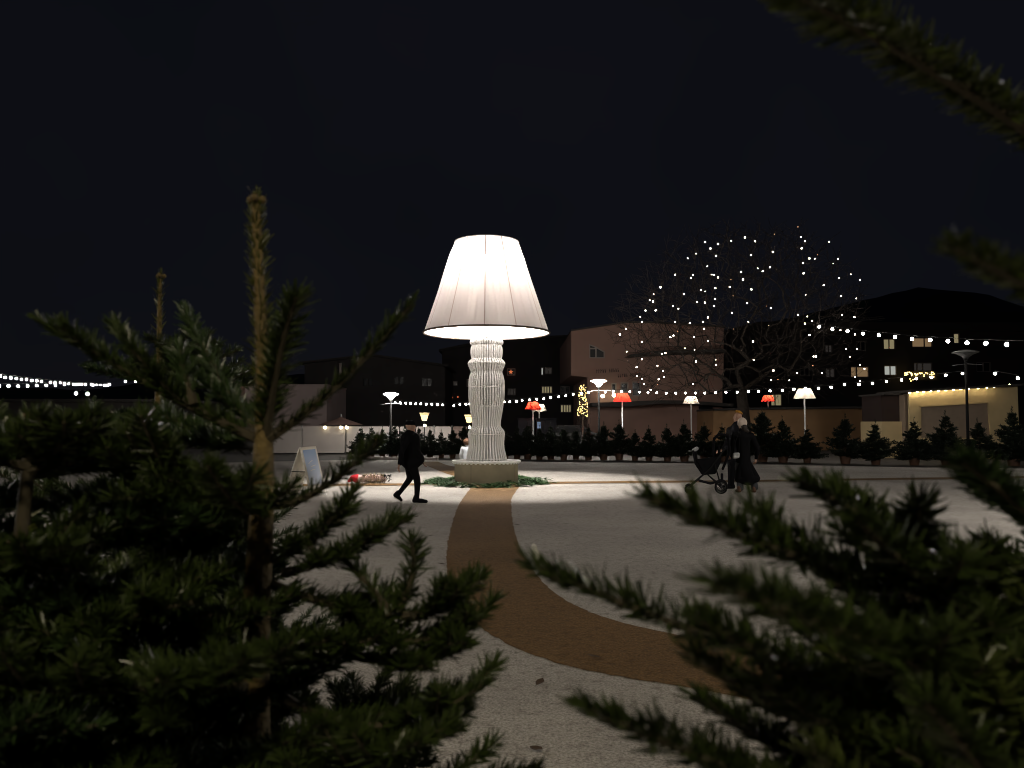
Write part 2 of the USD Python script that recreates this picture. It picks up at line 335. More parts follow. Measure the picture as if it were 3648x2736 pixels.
eave = Polygon([P(*p, YA) for p in [(2222, 1276), (2235, 1270), (2330, 1257), (2560, 1252), (2560, 1262), (2380, 1265), (2330, 1270)]])
A.part('canopy', slab_xz(eave, YA - 1.6, YA - .01), 'roof_dark', world=True)
can = Polygon([P(*p, YA) for p in [(2096, 1450), (2096, 1438), (2330, 1429), (2420, 1430), (2578, 1441), (2578, 1452), (2420, 1441), (2330, 1441), (2200, 1452)]])
A.part('canopy', slab_xz(can, YA - 2.2, YA - .01), 'roof_dark', world=True)
o = rect(2490, 1447, 2538, 1496, YA); A.part('doorway', slab_xz(o, YA - .05, YA + .01), 'pane_dark', world=True)
# the dark raised letters, too blurred in the photograph to read: low relief strokes of the same size
rl = random.Random(5)
for row, (xa, ya, xb, yb, hgt, gaps) in enumerate([(2124, 1323, 2208, 1318, .24, (5,)), (2201, 1339, 2282, 1333, .22, (5,))]):
    nl = 11
    for k in range(nl):
        if k in gaps: continue
        u = k / nl; c = P(xa + (xb - xa) * u, ya + (yb - ya) * u, YA); w = .075
        bits = [sbox(c[0], c[1] - hgt / 2, c[0] + .03, c[1] + hgt / 2)]
        bits.append(sbox(c[0], c[1] + rl.choice([-1, 0, 1]) * hgt * .4 - .016, c[0] + w, c[1] + .02 + rl.choice([-1, 0, 1]) * hgt * .1))
        if rl.random() < .6: bits.append(sbox(c[0] + w - .025, c[1] - hgt / 2, c[0] + w, c[1] + hgt * rl.choice([0, .5])))
        g = bits[0]
        for b in bits[1:]: g = g.union(b)
        g = g.buffer(0)
        A.part('letter', cat([slab_xz(x, YA - .05, YA - .001) for x in getattr(g, 'geoms', [g])]), 'letters', world=True)
for px, py in [(2147, 1411), (2187, 1408)]:
    A.part('entrance_lamp', ball(at(px, py, YA - .4), .13, 1), 'lantern_hot', world=True, smooth=True)
A.part('soffit_lamp', lathe([(0, .06), (.16, .04), (.18, 0), (0, -.03)], 12, c=at(2076, 1342, YA + 1)), 'win_white', world=True)

# long ochre wall of the low building
YB = 46.0
B = Thing('low_building', 'long low ochre-brown building behind the potted spruces at right', 'building', at(2850, 1505, YB) * [1, 1, 0])
Bp = Polygon([P(*p, YB) for p in [(2541, 1640), (2541, 1463), (2700, 1459), (3134, 1454), (3134, 1640)]])
B.part('wall', slab_xz(Bp, YB, YB + 7), 'render_ochre', world=True)
B.part('roof', slab_xz(Polygon([P(*p, YB) for p in [(2538, 1463), (2700, 1459), (3137, 1454), (3137, 1447), (2700, 1452), (2538, 1456)]]), YB - .35, YB + 7.2), 'roof_dark', world=True)

# dark flats at right
YR = 78.0
R = Thing('apartment_block', 'dark apartment block at right with lit windows and a balcony of yellow lights', 'building', at(3200, 1505, YR) * [1, 1, 0])
wins = [((3148, 1207, 3190, 1245), 'win_curtain', (.5,)), ((3250, 1203, 3322, 1237), 'win_tan', (.62,)), ((3398, 1187, 3419, 1224), 'win_curtain', ()),
        ((3031, 1306, 3096, 1344), 'win_tan', (.34,)), ((3151, 1302, 3195, 1337), 'win_white', (.5,)), ((3256, 1292, 3322, 1322), 'win_dim', (.2, .5)),
        ((3155, 1395, 3196, 1413), 'win_curtain', (.5,)), ((2747, 1404, 2786, 1446), 'win_curtain', (.4,)), ((2940, 1228, 2966, 1256), 'win_dim', (.5,)),
        ((2942, 1312, 2975, 1345), 'win_dim', (.5,)), ((3260, 1395, 3300, 1420), 'pane_dark', (.5,)), ((3050, 1215, 3085, 1250), 'pane_dark', (.5,)), ((2850, 1305, 2885, 1340), 'pane_dark', (.5,)), ((3480, 1290, 3530, 1325), 'pane_dark', (.5,))]
Rp = Polygon([P(*p, YR) for p in [(2600, 1620), (2600, 1172), (3440, 1172), (3900, 1180), (3900, 1620)]])
for w, _, _ in wins: Rp = Rp.difference(rect(*w, YR))
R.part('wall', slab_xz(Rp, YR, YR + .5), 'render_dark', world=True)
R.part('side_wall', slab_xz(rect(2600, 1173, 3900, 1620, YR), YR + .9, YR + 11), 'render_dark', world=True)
R.part('roof', slab_xz(Polygon([P(*p, YR) for p in [(2590, 1175), (2700, 1148), (3840, 1152), (3910, 1183)]]), YR - .5, YR + 11), 'roof_dark', world=True)
for w, mm, bars in wins: window(R, rect(*w, YR), YR, 1, mm, bars, .2)
bl = R.part('balcony', slab_xz(rect(3222, 1326, 3330, 1357, YR), YR - 1.3, YR - 1.2), 'render_dark', world=True)
rb = random.Random(8)
for k in range(44):
    px, py = rb.uniform(3223, 3329), 1326 + abs(rb.gauss(0, 13)); py = min(py, 1357)
    R.part('balcony_light', ball(at(px, py, YR - 1.42), .062, 0), 'fairy', world=True, parent=bl)

# dark flats just right of the lamp
YC = 70.0
Cb = Thing('apartment_block', 'dark apartment block right of the giant lamp with curtained lit windows', 'building', at(1900, 1505, YC) * [1, 1, 0])
cw = [((1927, 1308, 1937, 1337), 'win_white', ()), ((1940, 1308, 1967, 1333), 'win_dim', (.5,)), ((1996, 1441, 2036, 1470), 'win_curtain', (.28, .52, .76)), ((1929, 1375, 1968, 1402), 'win_curtain', (.25, .5, .75)),
      ((1808, 1384, 1838, 1408), 'win_dim', (.3, .7)), ((1662, 1350, 1690, 1378), 'win_dim', (.5,)), ((1613, 1357, 1630, 1375), 'win_dim', ()), ((1806, 1312, 1836, 1338), 'pane_dark', (.5,)), ((1996, 1310, 2030, 1337), 'pane_dark', (.5,)), ((1996, 1375, 2030, 1402), 'pane_dark', (.5,))]
Cp = Polygon([P(*p, YC) for p in [(1575, 1620), (1575, 1252), (1760, 1215), (2200, 1195), (2200, 1620)]])
for w, _, _ in cw: Cp = Cp.difference(rect(*w, YC))
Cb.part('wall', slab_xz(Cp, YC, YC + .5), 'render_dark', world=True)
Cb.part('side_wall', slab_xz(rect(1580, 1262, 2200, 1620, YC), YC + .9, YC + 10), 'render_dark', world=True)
Cb.part('roof', slab_xz(Polygon([P(*p, YC) for p in [(1565, 1254), (1760, 1215), (2205, 1195), (2205, 1188), (1760, 1206), (1565, 1246)]]), YC - .5, YC + 10.5), 'roof_dark', world=True)
for w, mm, bars in cw: window(Cb, rect(*w, YC), YC, 1, mm, bars, .2)
for px, py in [(1611, 1416), (1631, 1414), (1608, 1411)]:
    Cb.part('candle_light', ball(at(px, py, YC - .1), .07, 0), 'star', world=True)
c = at(1820, 1325, YC - .3); st = Polygon([((.22 if k % 2 == 0 else .09) * math.sin(k * math.pi / 5), (.22 if k % 2 == 0 else .09) * math.cos(k * math.pi / 5)) for k in range(10)])
sm = slab_xz(st, -.04, .04); sm.apply_translation(c)
solo('window_star', sm, 'star', 'small glowing orange star hanging in a window right of the giant lamp', 'star')
# dark gabled house left of the lamp
YD = 62.0
Dh = Thing('gabled_house', 'dark house with a shallow gable left of the giant lamp', 'building', at(1330, 1505, YD) * [1, 1, 0])
Dp = Polygon([P(*p, YD) for p in [(1085, 1620), (1085, 1296), (1330, 1270), (1585, 1306), (1585, 1620)]])
dwin = [rect(1400, 1340, 1440, 1372, YD), rect(1290, 1345, 1330, 1378, YD), rect(1500, 1345, 1540, 1378, YD)]
for w in dwin: Dp = Dp.difference(w)
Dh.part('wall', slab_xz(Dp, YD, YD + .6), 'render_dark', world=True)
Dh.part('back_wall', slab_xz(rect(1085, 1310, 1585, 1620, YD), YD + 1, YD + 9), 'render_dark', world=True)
Dh.part('roof', slab_xz(Polygon([P(*p, YD) for p in [(1070, 1298), (1330, 1270), (1600, 1308), (1600, 1301), (1330, 1263), (1070, 1291)]]), YD - .6, YD + 9), 'roof_dark', world=True)
for w in dwin: window(Dh, w, YD, 1, 'pane_dark', (.5,), .2, frame='roof_dark')
a, b = at(1212, 1620, YD - .3), at(1212, 1294, YD - .3)
Dh.part('downpipe', tube([a * [1, 1, 0], b], .11, 8), 'render_pink', world=True)
# pale block and stub left
YE = 52.0
E = Thing('pale_annex', 'pale pinkish flat-roofed block behind the white fence at left', 'building', at(1060, 1505, YE) * [1, 1, 0])
E.part('wall', slab_xz(rect(832, 1374, 1165, 1620, YE), YE, YE + 6), 'render_pink', world=True)
E.part('parapet', slab_xz(rect(830, 1369, 1167, 1374, YE), YE - .12, YE + 6.1), 'render_pink', world=True)
E.part('pier', slab_xz(rect(858, 1376, 872, 1620, YE), YE - .2, YE - .005), 'render_brown', world=True)
E.part('chimney', slab_xz(rect(822, 1326, 840, 1405, YE), YE - .6, YE - .005), 'fence_white', world=True)
a, b = at(828, 1326, YE - .3), at(826, 1248, YE - .3)
E.part('mast', tube([a, b], .04, 6), 'grey_metal', world=True)
# low dark shed at far left
YF = 46.0
Fh = Thing('long_shed', 'long low dark shed at the far left under the string lights', 'building', at(200, 1505, YF) * [1, 1, 0])
Fh.part('wall', slab_xz(rect(-700, 1432, 640, 1620, YF), YF, YF + 8), 'render_dark', world=True)
Fh.part('roof', slab_xz(rect(-720, 1422, 650, 1432, YF), YF - .5, YF + 8.4), 'roof_dark', world=True)
for px in (298, 315, 365, 385, 412): Fh.part('eave_lamp', ball(at(px, 1522 - (px - 300) * .03, YF - .25), .06, 0), 'lantern_hot', world=True)
for px, py in ((313, 1461), (303, 1474), (112, 1474), (420, 1526)): Fh.part('wall_lamp', ball(at(px, py, YF - .2), .07, 0), 'star', world=True)

# white panel fence with rounded upper corners
YG = 40.0
G = Thing('panel_fence', 'low white panel fence at left behind the signboard and the spruces', 'fence', at(1200, 1505, YG) * [1, 1, 0])
edges = [(900, 1074), (1077, 1229), (1234, 1386), (1390, 1421), (1424, 1478), (1481, 1545), (1548, 1607), (1613, 1664)]
for k, (x0, x1) in enumerate(edges):
    pl = rect(x0, 1519, x1, 1614, YG).buffer(-.10).buffer(.10)
    G.part('panel', slab_xz(pl, YG + (k % 2) * .03, YG + .05 + (k % 2) * .03), 'fence_white' if k < 7 else 'fence_brown', world=True)
for x in (898, 1075.5, 1231.5, 1388, 1546.5, 1610):
    q = at(x, 1516, YG + .12); G.part('post', tube([q * [1, 1, 0], q], .035, 6), 'grey_metal', world=True)
for k, px in enumerate((1158, 1214, 1235)):
    G.part('fence_lamp', ball(at(px, 1523, YG - .12), .085, 1), 'lantern_hot', world=True, smooth=True)
U = Thing('tent_roof', 'brown pointed tent roof showing above the white fence', 'tent', at(1215, 1505, 44) * [1, 1, 0])
q = at(1215, 1484, 44); e = at(1215, 1514, 44)
U.part('roof', lathe([(0, q[2]), (.25, q[2] - .12), (1.0, e[2] + .1), (1.25, e[2])], 12, c=(q[0], 44, 0)), 'render_brown', world=True)
U.part('pole', tube([(q[0], 44, 0), (q[0], 44, q[2] + .12)], .03, 6), 'grey_metal', world=True)

# kiosk at right with a row of bulbs along its eave
YK = 35.0
K = Thing('kiosk', 'beige kiosk at right lit by a row of warm bulbs under its eave', 'kiosk', at(3440, 1505, YK) * [1, 1, 0])
Kp = Polygon([P(*p, YK) for p in [(3244, 1640), (3238, 1398), (3625, 1376), (3634, 1640)]])
hatch = Polygon([P(*p, YK) for p in [(3282, 1560), (3282, 1450), (3520, 1436), (3530, 1560)]])
K.part('wall', slab_xz(Kp.difference(hatch), YK, YK + .12), 'kiosk', world=True)
K.part('back_wall', slab_xz(Kp.buffer(-.05), YK + .5, YK + 2.6), 'kiosk_dark', world=True)
K.part('shutter', slab_xz(hatch.buffer(-.006), YK + .07, YK + .11), 'kiosk_dark', world=True)
lp = Polygon([P(*p, YK) for p in [(3276, 1450), (3276, 1444.5), (3522, 1430), (3522, 1436)]])
K.part('hatch_ledge', slab_xz(lp, YK - .07, YK - .002), 'kiosk', world=True)
ep = Polygon([P(*p, YK) for p in [(3226, 1398), (3226, 1390), (3632, 1367), (3632, 1375)]])
K.part('eave', slab_xz(ep, YK - .42, YK + 2.8), 'roof_dark', world=True)
for x0 in np.linspace(3250, 3620, 15):
    a, b = at(x0, 1400 - (x0 - 3240) * .055, YK - .02), at(x0 + 2, 1620, YK - .02)
for k, (x, y) in enumerate([(376, 622), (485, 615), (583, 607), (690, 600), (803, 592), (910, 585), (1023, 575), (1130, 568), (1245, 562), (1385, 555), (1515, 545), (1625, 535), (1757, 522), (1850, 508), (1960, 512)]):
    K.part('bulb', ball(at(3150 + x * .2412, 1250 + y * .2412 - 1.5, YK - .16), .042, 1), 'kiosk_bulb', world=True, smooth=True)
S = Thing('market_stall', 'dark market stall with a beige counter left of the kiosk', 'stall', at(3190, 1505, YK + 1) * [1, 1, 0])
S.part('front', slab_xz(rect(3141, 1408, 3238, 1502, YK + 1), YK + 1, YK + 3), 'stall_dark', world=True)
S.part('counter', slab_xz(rect(3138, 1502, 3240, 1640, YK + 1), YK + .8, YK + 3), 'kiosk', world=True)
S.part('roof', slab_xz(rect(3134, 1402, 3242, 1408, YK + 1), YK + .6, YK + 3.2), 'roof_dark', world=True)
YL = 44.0
Wl = Thing('grey_container', 'low grey-violet container behind the spruces right of the giant lamp', 'container', at(1880, 1505, YL) * [1, 1, 0])
Wl.part('body', slab_xz(rect(1846, 1494, 1906, 1620, YL), YL, YL + 2.2), 'dark_cloth', world=True)
Wl.part('lid', slab_xz(rect(1844, 1490, 1985, 1494, YL), YL - .05, YL + 2.25), 'dark_cloth', world=True)
Wl.part('side', slab_xz(rect(1910, 1494, 1982, 1620, YL), YL + .03, YL + 2.2), 'dark_cloth', world=True)
Ns = Thing('notice_board', 'small pale blue notice board above the spruces right of the giant lamp', 'notice board', at(1921, 1505, YL - 1) * [1, 1, 0])
Ns.part('panel', slab_xz(rect(1914, 1503, 1927, 1526, YL - 1), YL - 1, YL - .96), 'poster', world=True)
q = at(1921, 1526, YL - .93); Ns.part('post', tube([q * [1, 1, 0], q + [0, 0, .2]], .025, 6), 'grey_metal', world=True)

# parked car, roof and windows just showing over the spruces
Yc = 45.0
car = Thing('parked_car', 'dark parked car half hidden behind the spruces below the slim lit tree', 'car', at(2035, 1505, Yc) * [1, 1, 0])
c0 = at(2035, 1505, Yc)[0]
body = Polygon([(-2.1, .30), (-2.15, .62), (-2.0, .88), (-1.3, .98), (-.75, 1.42), (.6, 1.45), (1.3, 1.02), (2.05, .9), (2.12, .55), (2.05, .30)])
glass = Polygon([(-1.12, .99), (-.68, 1.37), (.55, 1.39), (1.08, 1.03)])
bm = slab_xz(body.buffer(-.05).buffer(.05).difference(glass), Yc, Yc + 1.75); bm.apply_translation([c0, 0, 0]); car.part('body', bm, 'dark_metal', world=True)
gm = slab_xz(glass.buffer(-.01), Yc + .04, Yc + 1.70); gm.apply_translation([c0, 0, 0]); car.part('window', gm, 'pane_dark', world=True)
for sx in (-1.3, 1.3):
    for yy in (Yc - .02, Yc + 1.55):
        w = trimesh.creation.cylinder(.32, .22, sections=20); w.apply_transform(trimesh.transformations.rotation_matrix(np.pi / 2, [1, 0, 0])); w.apply_translation([c0 + sx, yy + .11, .32])
        wp = car.part('wheel', w, 'rubber', world=True)
        w = trimesh.creation.cylinder(.19, .23, sections=16); w.apply_transform(trimesh.transformations.rotation_matrix(np.pi / 2, [1, 0, 0])); w.apply_translation([c0 + sx, yy + .11, .32])
        car.part('rim', w, 'grey_metal', world=True, parent=wp)

# ================================================================ the giant table lamp
YLMP = 21.0
base = at(1733, 1505, YLMP) * [1, 1, 0]
PXM = YLMP / F
def zl(py): return at(1733, py, YLMP)[2]
T = Thing('giant_lamp', 'giant white table lamp sculpture glowing on a beige drum in the middle of the court', 'lamp', base)
zp = zl(1639.5)
Rd = 112.5 * PXM
for k in range(4):
    a0 = math.radians(-90 - 26 + 90 * k + .35); a1 = math.radians(-90 - 26 + 90 * (k + 1) - .35)
    T.part('drum_panel', lathe([(Rd - .04, 0), (Rd, .004), (Rd, zp - .06), (Rd - .04, zp - .055)], 24, a0, a1), 'concrete', smooth=40)
T.part('drum_core', lathe([(Rd - .045, 0), (Rd - .045, zp - .06)], 48), 'joint', smooth=True)
T.part('base_plate', lathe([(0, zp - .055), (122 * PXM - .01, zp - .055), (122 * PXM, zp - .045), (122 * PXM, zp - .008), (122 * PXM - .01, zp), (0, zp)], 72), 'white_plate', smooth=35)
for k in range(44):
    a = 2 * np.pi * k / 44
    b_ = trimesh.creation.box([.03, .05, .028]); b_.apply_transform(trimesh.transformations.rotation_matrix(a, [0, 0, 1])); b_.apply_translation([(122 * PXM - .05) * math.cos(a), (122 * PXM - .05) * math.sin(a), zp - .069])
    T.part('plate_clip', b_, 'white_plate')
prof = [(1636.5, 73.4), (1620, 70), (1600, 65), (1580, 63.2), (1560, 64.5), (1546, 66), (1533, 62.5), (1523, 54), (1515, 51), (1500, 51.5), (1480, 55), (1447, 60), (1420, 64), (1392, 65.2), (1365, 64.5), (1342, 61.5), (1325, 56.4), (1320, 58), (1306, 63.5), (1295, 67), (1285, 61.5), (1278, 54.5), (1272, 55.6), (1251, 57.4), (1236, 55.5), (1231, 53.2), (1227, 58), (1222, 60), (1212, 58)]
pz = np.array([zl(y) for y, _ in prof]); pr = np.array([r * PXM for _, r in prof])
pz[0] = zp
from scipy.interpolate import PchipInterpolator
zz = np.unique(np.round(np.r_[np.linspace(pz[0], pz[-1], 90), pz], 4)); ro = PchipInterpolator(pz, pr)(zz)
NF = 40
out = list(zip(ro, zz)); inn = list(zip(np.full(len(zz), ro.min() - .20), zz))
fin_poly = Polygon(out + inn[::-1]).buffer(0).simplify(.0006)
fin0 = trimesh.creation.extrude_polygon(fin_poly, .042, engine='earcut')
vv = fin0.vertices.copy(); fin0.vertices = np.column_stack([vv[:, 0], vv[:, 2] - .021, vv[:, 1]])
for k in range(NF):
    fm = fin0.copy(); fm.apply_transform(trimesh.transformations.rotation_matrix(2 * np.pi * (k + .5) / NF + .01, [0, 0, 1])); T.part('fin', fm, 'white_fin')
for y in (1633.5, 1547, 1447, 1380, 1294, 1231):
    z = zl(y); r = float(np.interp(z, pz, pr))
    T.part('ring', lathe([(r - .12, z - .012), (r - .008, z - .012), (r - .008, z + .012), (r - .12, z + .012), (r - .12, z - .012)], 48), 'white_fin')
ztop, zrim, zbulb = zl(864), zl(1186), zl(938)
rt, rb_ = 115 * PXM, 225 * PXM
T.part('core_pole', tube([(0, 0, zp), (0, 0, ztop - .05)], .05, 12), 'grey_metal', smooth=40)
T.part('cable', tube([(.045 * math.cos(.3 * i) - .02, -.13 - .012 * math.sin(.7 * i), zp + .02 + i * .05) for i in range(62)], .007, 5), 'white_metal')
cx = [(-.075 + .012 * math.sin(i * 1.3), -.17, zp + .05 + i * .12) for i in range(26)]
for p_ in cx[3::3]: T.part('cable_tie', ball(p_, .016, 1), 'white_metal', smooth=True)
T.part('cable', tube(cx, .008, 5), 'dark_metal')
T.part('bulb', ball((0, 0, zbulb), .22, 2), 'bulb_giant', smooth=True)
angs = [-90 + 30 * k + j for k, j in zip(range(12), (0, -2, 1, 2, -1, 0, 0, 0, 0, 1, -1, -3))]
seed_n = 0
for k in range(12):
    a0, a1 = math.radians(angs[k]), math.radians(angs[(k + 1) % 12] + (360 if k == 11 else 0))
    nu, nv = 34, 26
    V = np.zeros((nv, nu, 3))
    for i in range(nv):
        h = i / (nv - 1)
        for j in range(nu):
            r = rb_ + (rt - rb_) * h; dl = .011 / r
            u = j / (nu - 1); a = a0 + dl + (a1 - a0 - 2 * dl) * u
            chord = math.cos((a1 - a0) / 2) / math.cos(a - (a0 + a1) / 2)
            sag = 1 - .55 * (1 - chord)
            w = meshkit.noise(np.array([a * 5.0 + h * 1.5, h * 1.1, 3.0]), 4) - .5
            w2 = meshkit.noise(np.array([(u - .5) * (1.6 - h) * 9 + k * 7.1, h * 1.3, 9.0]), 6) - .5
            edge = min(1, 6 * min(u, 1 - u)) * min(1, 7 * h) * min(1, 7 * (1 - h))
            r = r * sag + edge * (.045 * w + .05 * w2 + .022 * (meshkit.noise(np.array([(u - .5) * (1.8 - h) * 21 + k * 3.3, h * .9, 5.0]), 11) - .5))
            V[i, j] = (r * math.cos(a), r * math.sin(a), zrim + (ztop - zrim) * h)
    f = []
    for i in range(nv - 1):
        for j in range(nu - 1):
            b0 = i * nu + j; f += [[b0, b0 + 1, b0 + nu + 1], [b0, b0 + nu + 1, b0 + nu]]
    T.part('shade_panel', trimesh.Trimesh(V.reshape(-1, 3), f, process=False), 'shade_cloth', smooth=True)
    ca, sa = math.cos(a0), math.sin(a0)
    T.part('shade_rib', tube([((rb_ - .022) * ca, (rb_ - .022) * sa, zrim), ((rt - .022) * ca, (rt - .022) * sa, ztop)], .007, 6), 'white_metal')
    hs = np.linspace(0, 1, 20); rs_ = rb_ + (rt - rb_) * hs; z_ = zrim + (ztop - zrim) * hs
    V = np.concatenate([np.stack([rs_ * np.cos(a0 + e * .0125 / rs_), rs_ * np.sin(a0 + e * .0125 / rs_), z_], 1) for e in (-1, 1)])
    T.part('shade_seam', trimesh.Trimesh(V, [f_ for i in range(19) for f_ in ([i, 20 + i, 21 + i], [i, 21 + i, i + 1])], process=False), 'seam_cloth', smooth=True)
def hoop(r, z, rad, n=72): return tube([(r * math.cos(t), r * math.sin(t), z) for t in np.linspace(0, 2 * np.pi, n)], rad, 6, False)
T.part('shade_hem', hoop(rb_ + .004, zrim, .028), 'trim', smooth=True)
T.part('shade_top_hoop', hoop(rt, ztop, .014), 'white_metal', smooth=True)
for k in range(4):
    a = math.radians(45 + 90 * k); T.part('spider_arm', tube([(0, 0, ztop - .06), (rt * math.cos(a), rt * math.sin(a), ztop)], .012, 6), 'dark_metal')
T.part('post_cap', lathe([(0, pz[-1] + .02), (pr[-1] - .02, pz[-1] + .02), (pr[-1] - .02, pz[-1]), (0, pz[-1])], 48), 'white_plate', smooth=35)

# ring of cut evergreen branches on the ground round the drum
rg = np.random.default_rng(21)
def blades(base_p, dirs, lens, widths, up=(0, 0, 1), curl=0.15):
    """leaf or needle blades: six points, four triangles each"""
    base_p, dirs = np.asarray(base_p), np.asarray(dirs); n = len(base_p)
    dirs = dirs / (np.linalg.norm(dirs, axis=1, keepdims=True) + 1e-12)
    upv = np.broadcast_to(np.asarray(up, float), (n, 3))
    s = np.cross(dirs, upv); s /= np.linalg.norm(s, axis=1, keepdims=True) + 1e-9
    nn = np.cross(s, dirs)
    L, Wd = np.broadcast_to(lens, (n,))[:, None], np.broadcast_to(widths, (n,))[:, None]
    mid = base_p + dirs * L * .5 + nn * L * curl * .3; tip = base_p + dirs * L + nn * L * curl
    v = np.stack([base_p - s * Wd * .28, base_p + s * Wd * .28, mid - s * Wd * .5, mid + s * Wd * .5, tip - s * Wd * .2, tip + s * Wd * .2], 1)
    o = np.arange(n)[:, None] * 6
    f = np.concatenate([o + np.array([0, 1, 3]), o + np.array([0, 3, 2]), o + np.array([2, 3, 5]), o + np.array([2, 5, 4])])
    return trimesh.Trimesh(v.reshape(-1, 3), f, process=False)
GR = Thing('evergreen_ring', 'ring of cut green branches laid on the ground round the lamp drum', 'greenery', base)
for k in range(120):
    a = 2 * np.pi * k / 120 + rg.uniform(-.05, .05); r0 = rg.uniform(.9, 1.35)
    th = a + rg.uniform(-.9, .9); L = rg.uniform(.35, .65); z0 = rg.uniform(.02, .10)
    p0 = np.array([r0 * math.cos(a), r0 * math.sin(a), z0]); d = np.array([math.cos(th), math.sin(th), rg.uniform(-.02, .12)])
    ax = p0 + d * np.linspace(0, L, 16)[:, None]; ax[:, 2] = np.maximum(ax[:, 2] - .1 * np.linspace(0, 1, 16) ** 2, .012)
    n = 46; u = rg.uniform(.05, 1, n); bp = p0 + d * (u * L)[:, None]; bp[:, 2] = np.interp(u, np.linspace(0, 1, 16), ax[:, 2])
    sd = rg.choice([-1, 1], n); side = np.array([-math.sin(th), math.cos(th), 0])
    dd = d * .7 + side * sd[:, None] * rg.uniform(.6, 1.1, n)[:, None] + np.array([0, 0, 1]) * rg.uniform(-.15, .55, n)[:, None]
    GR.part('branch', cat([tube(ax[::3], .006, 4), blades(bp, dd, rg.uniform(.07, .14, n), rg.uniform(.025, .05, n), curl=-.1)]), 'greens')

# ================================================================ conifers
def shoot_needles(axis, dens, ln, wd, ang, rng, flat=0.35, tipfan=True):
    """needles round a shoot; ang = degrees they lean off the shoot"""
    p = np.asarray(axis); seg = np.linalg.norm(np.diff(p, axis=0), axis=1); cum = np.r_[0, np.cumsum(seg)]; n = max(4, int(cum[-1] * dens))
    s = np.sort(rng.uniform(0, cum[-1], n)); i = np.clip(np.searchsorted(cum, s) - 1, 0, len(seg) - 1)
    t = (p[i + 1] - p[i]) / (seg[i][:, None] + 1e-9); bp = p[i] + t * (s - cum[i])[:, None]
    a = np.cross(t, [0, 0, 1.0]); bad = np.linalg.norm(a, axis=1) < .2; a[bad] = np.cross(t[bad], [1.0, 0, 0]); a /= np.linalg.norm(a, axis=1, keepdims=True)
    b = np.cross(a, t)                    # roughly up
    ph = rng.uniform(0, 2 * np.pi, n) if flat < .2 else np.radians(rng.uniform(-72, 252, n))
    rad = np.cos(ph)[:, None] * a + ((np.sin(ph) * (1 - flat)) + flat * np.abs(np.sin(ph)))[:, None] * b
    rad /= np.linalg.norm(rad, axis=1, keepdims=True) + 1e-9
    an = np.radians(ang + rng.normal(0, 13, n)); u = s / cum[-1]
    if tipfan: an = an * (1 - .45 * np.clip((u - .85) / .15, 0, 1))
    d = t * np.cos(an)[:, None] + rad * np.sin(an)[:, None]
    L = ln * rng.uniform(.55, 1.12, n) ** .8 * np.where(u > .93, .8, 1)
    return blades(bp, d, L, wd * rng.uniform(.8, 1.15, n), up=np.cross(a, t) * .5 + rng.normal(0, .5, (n, 3)), curl=.12)

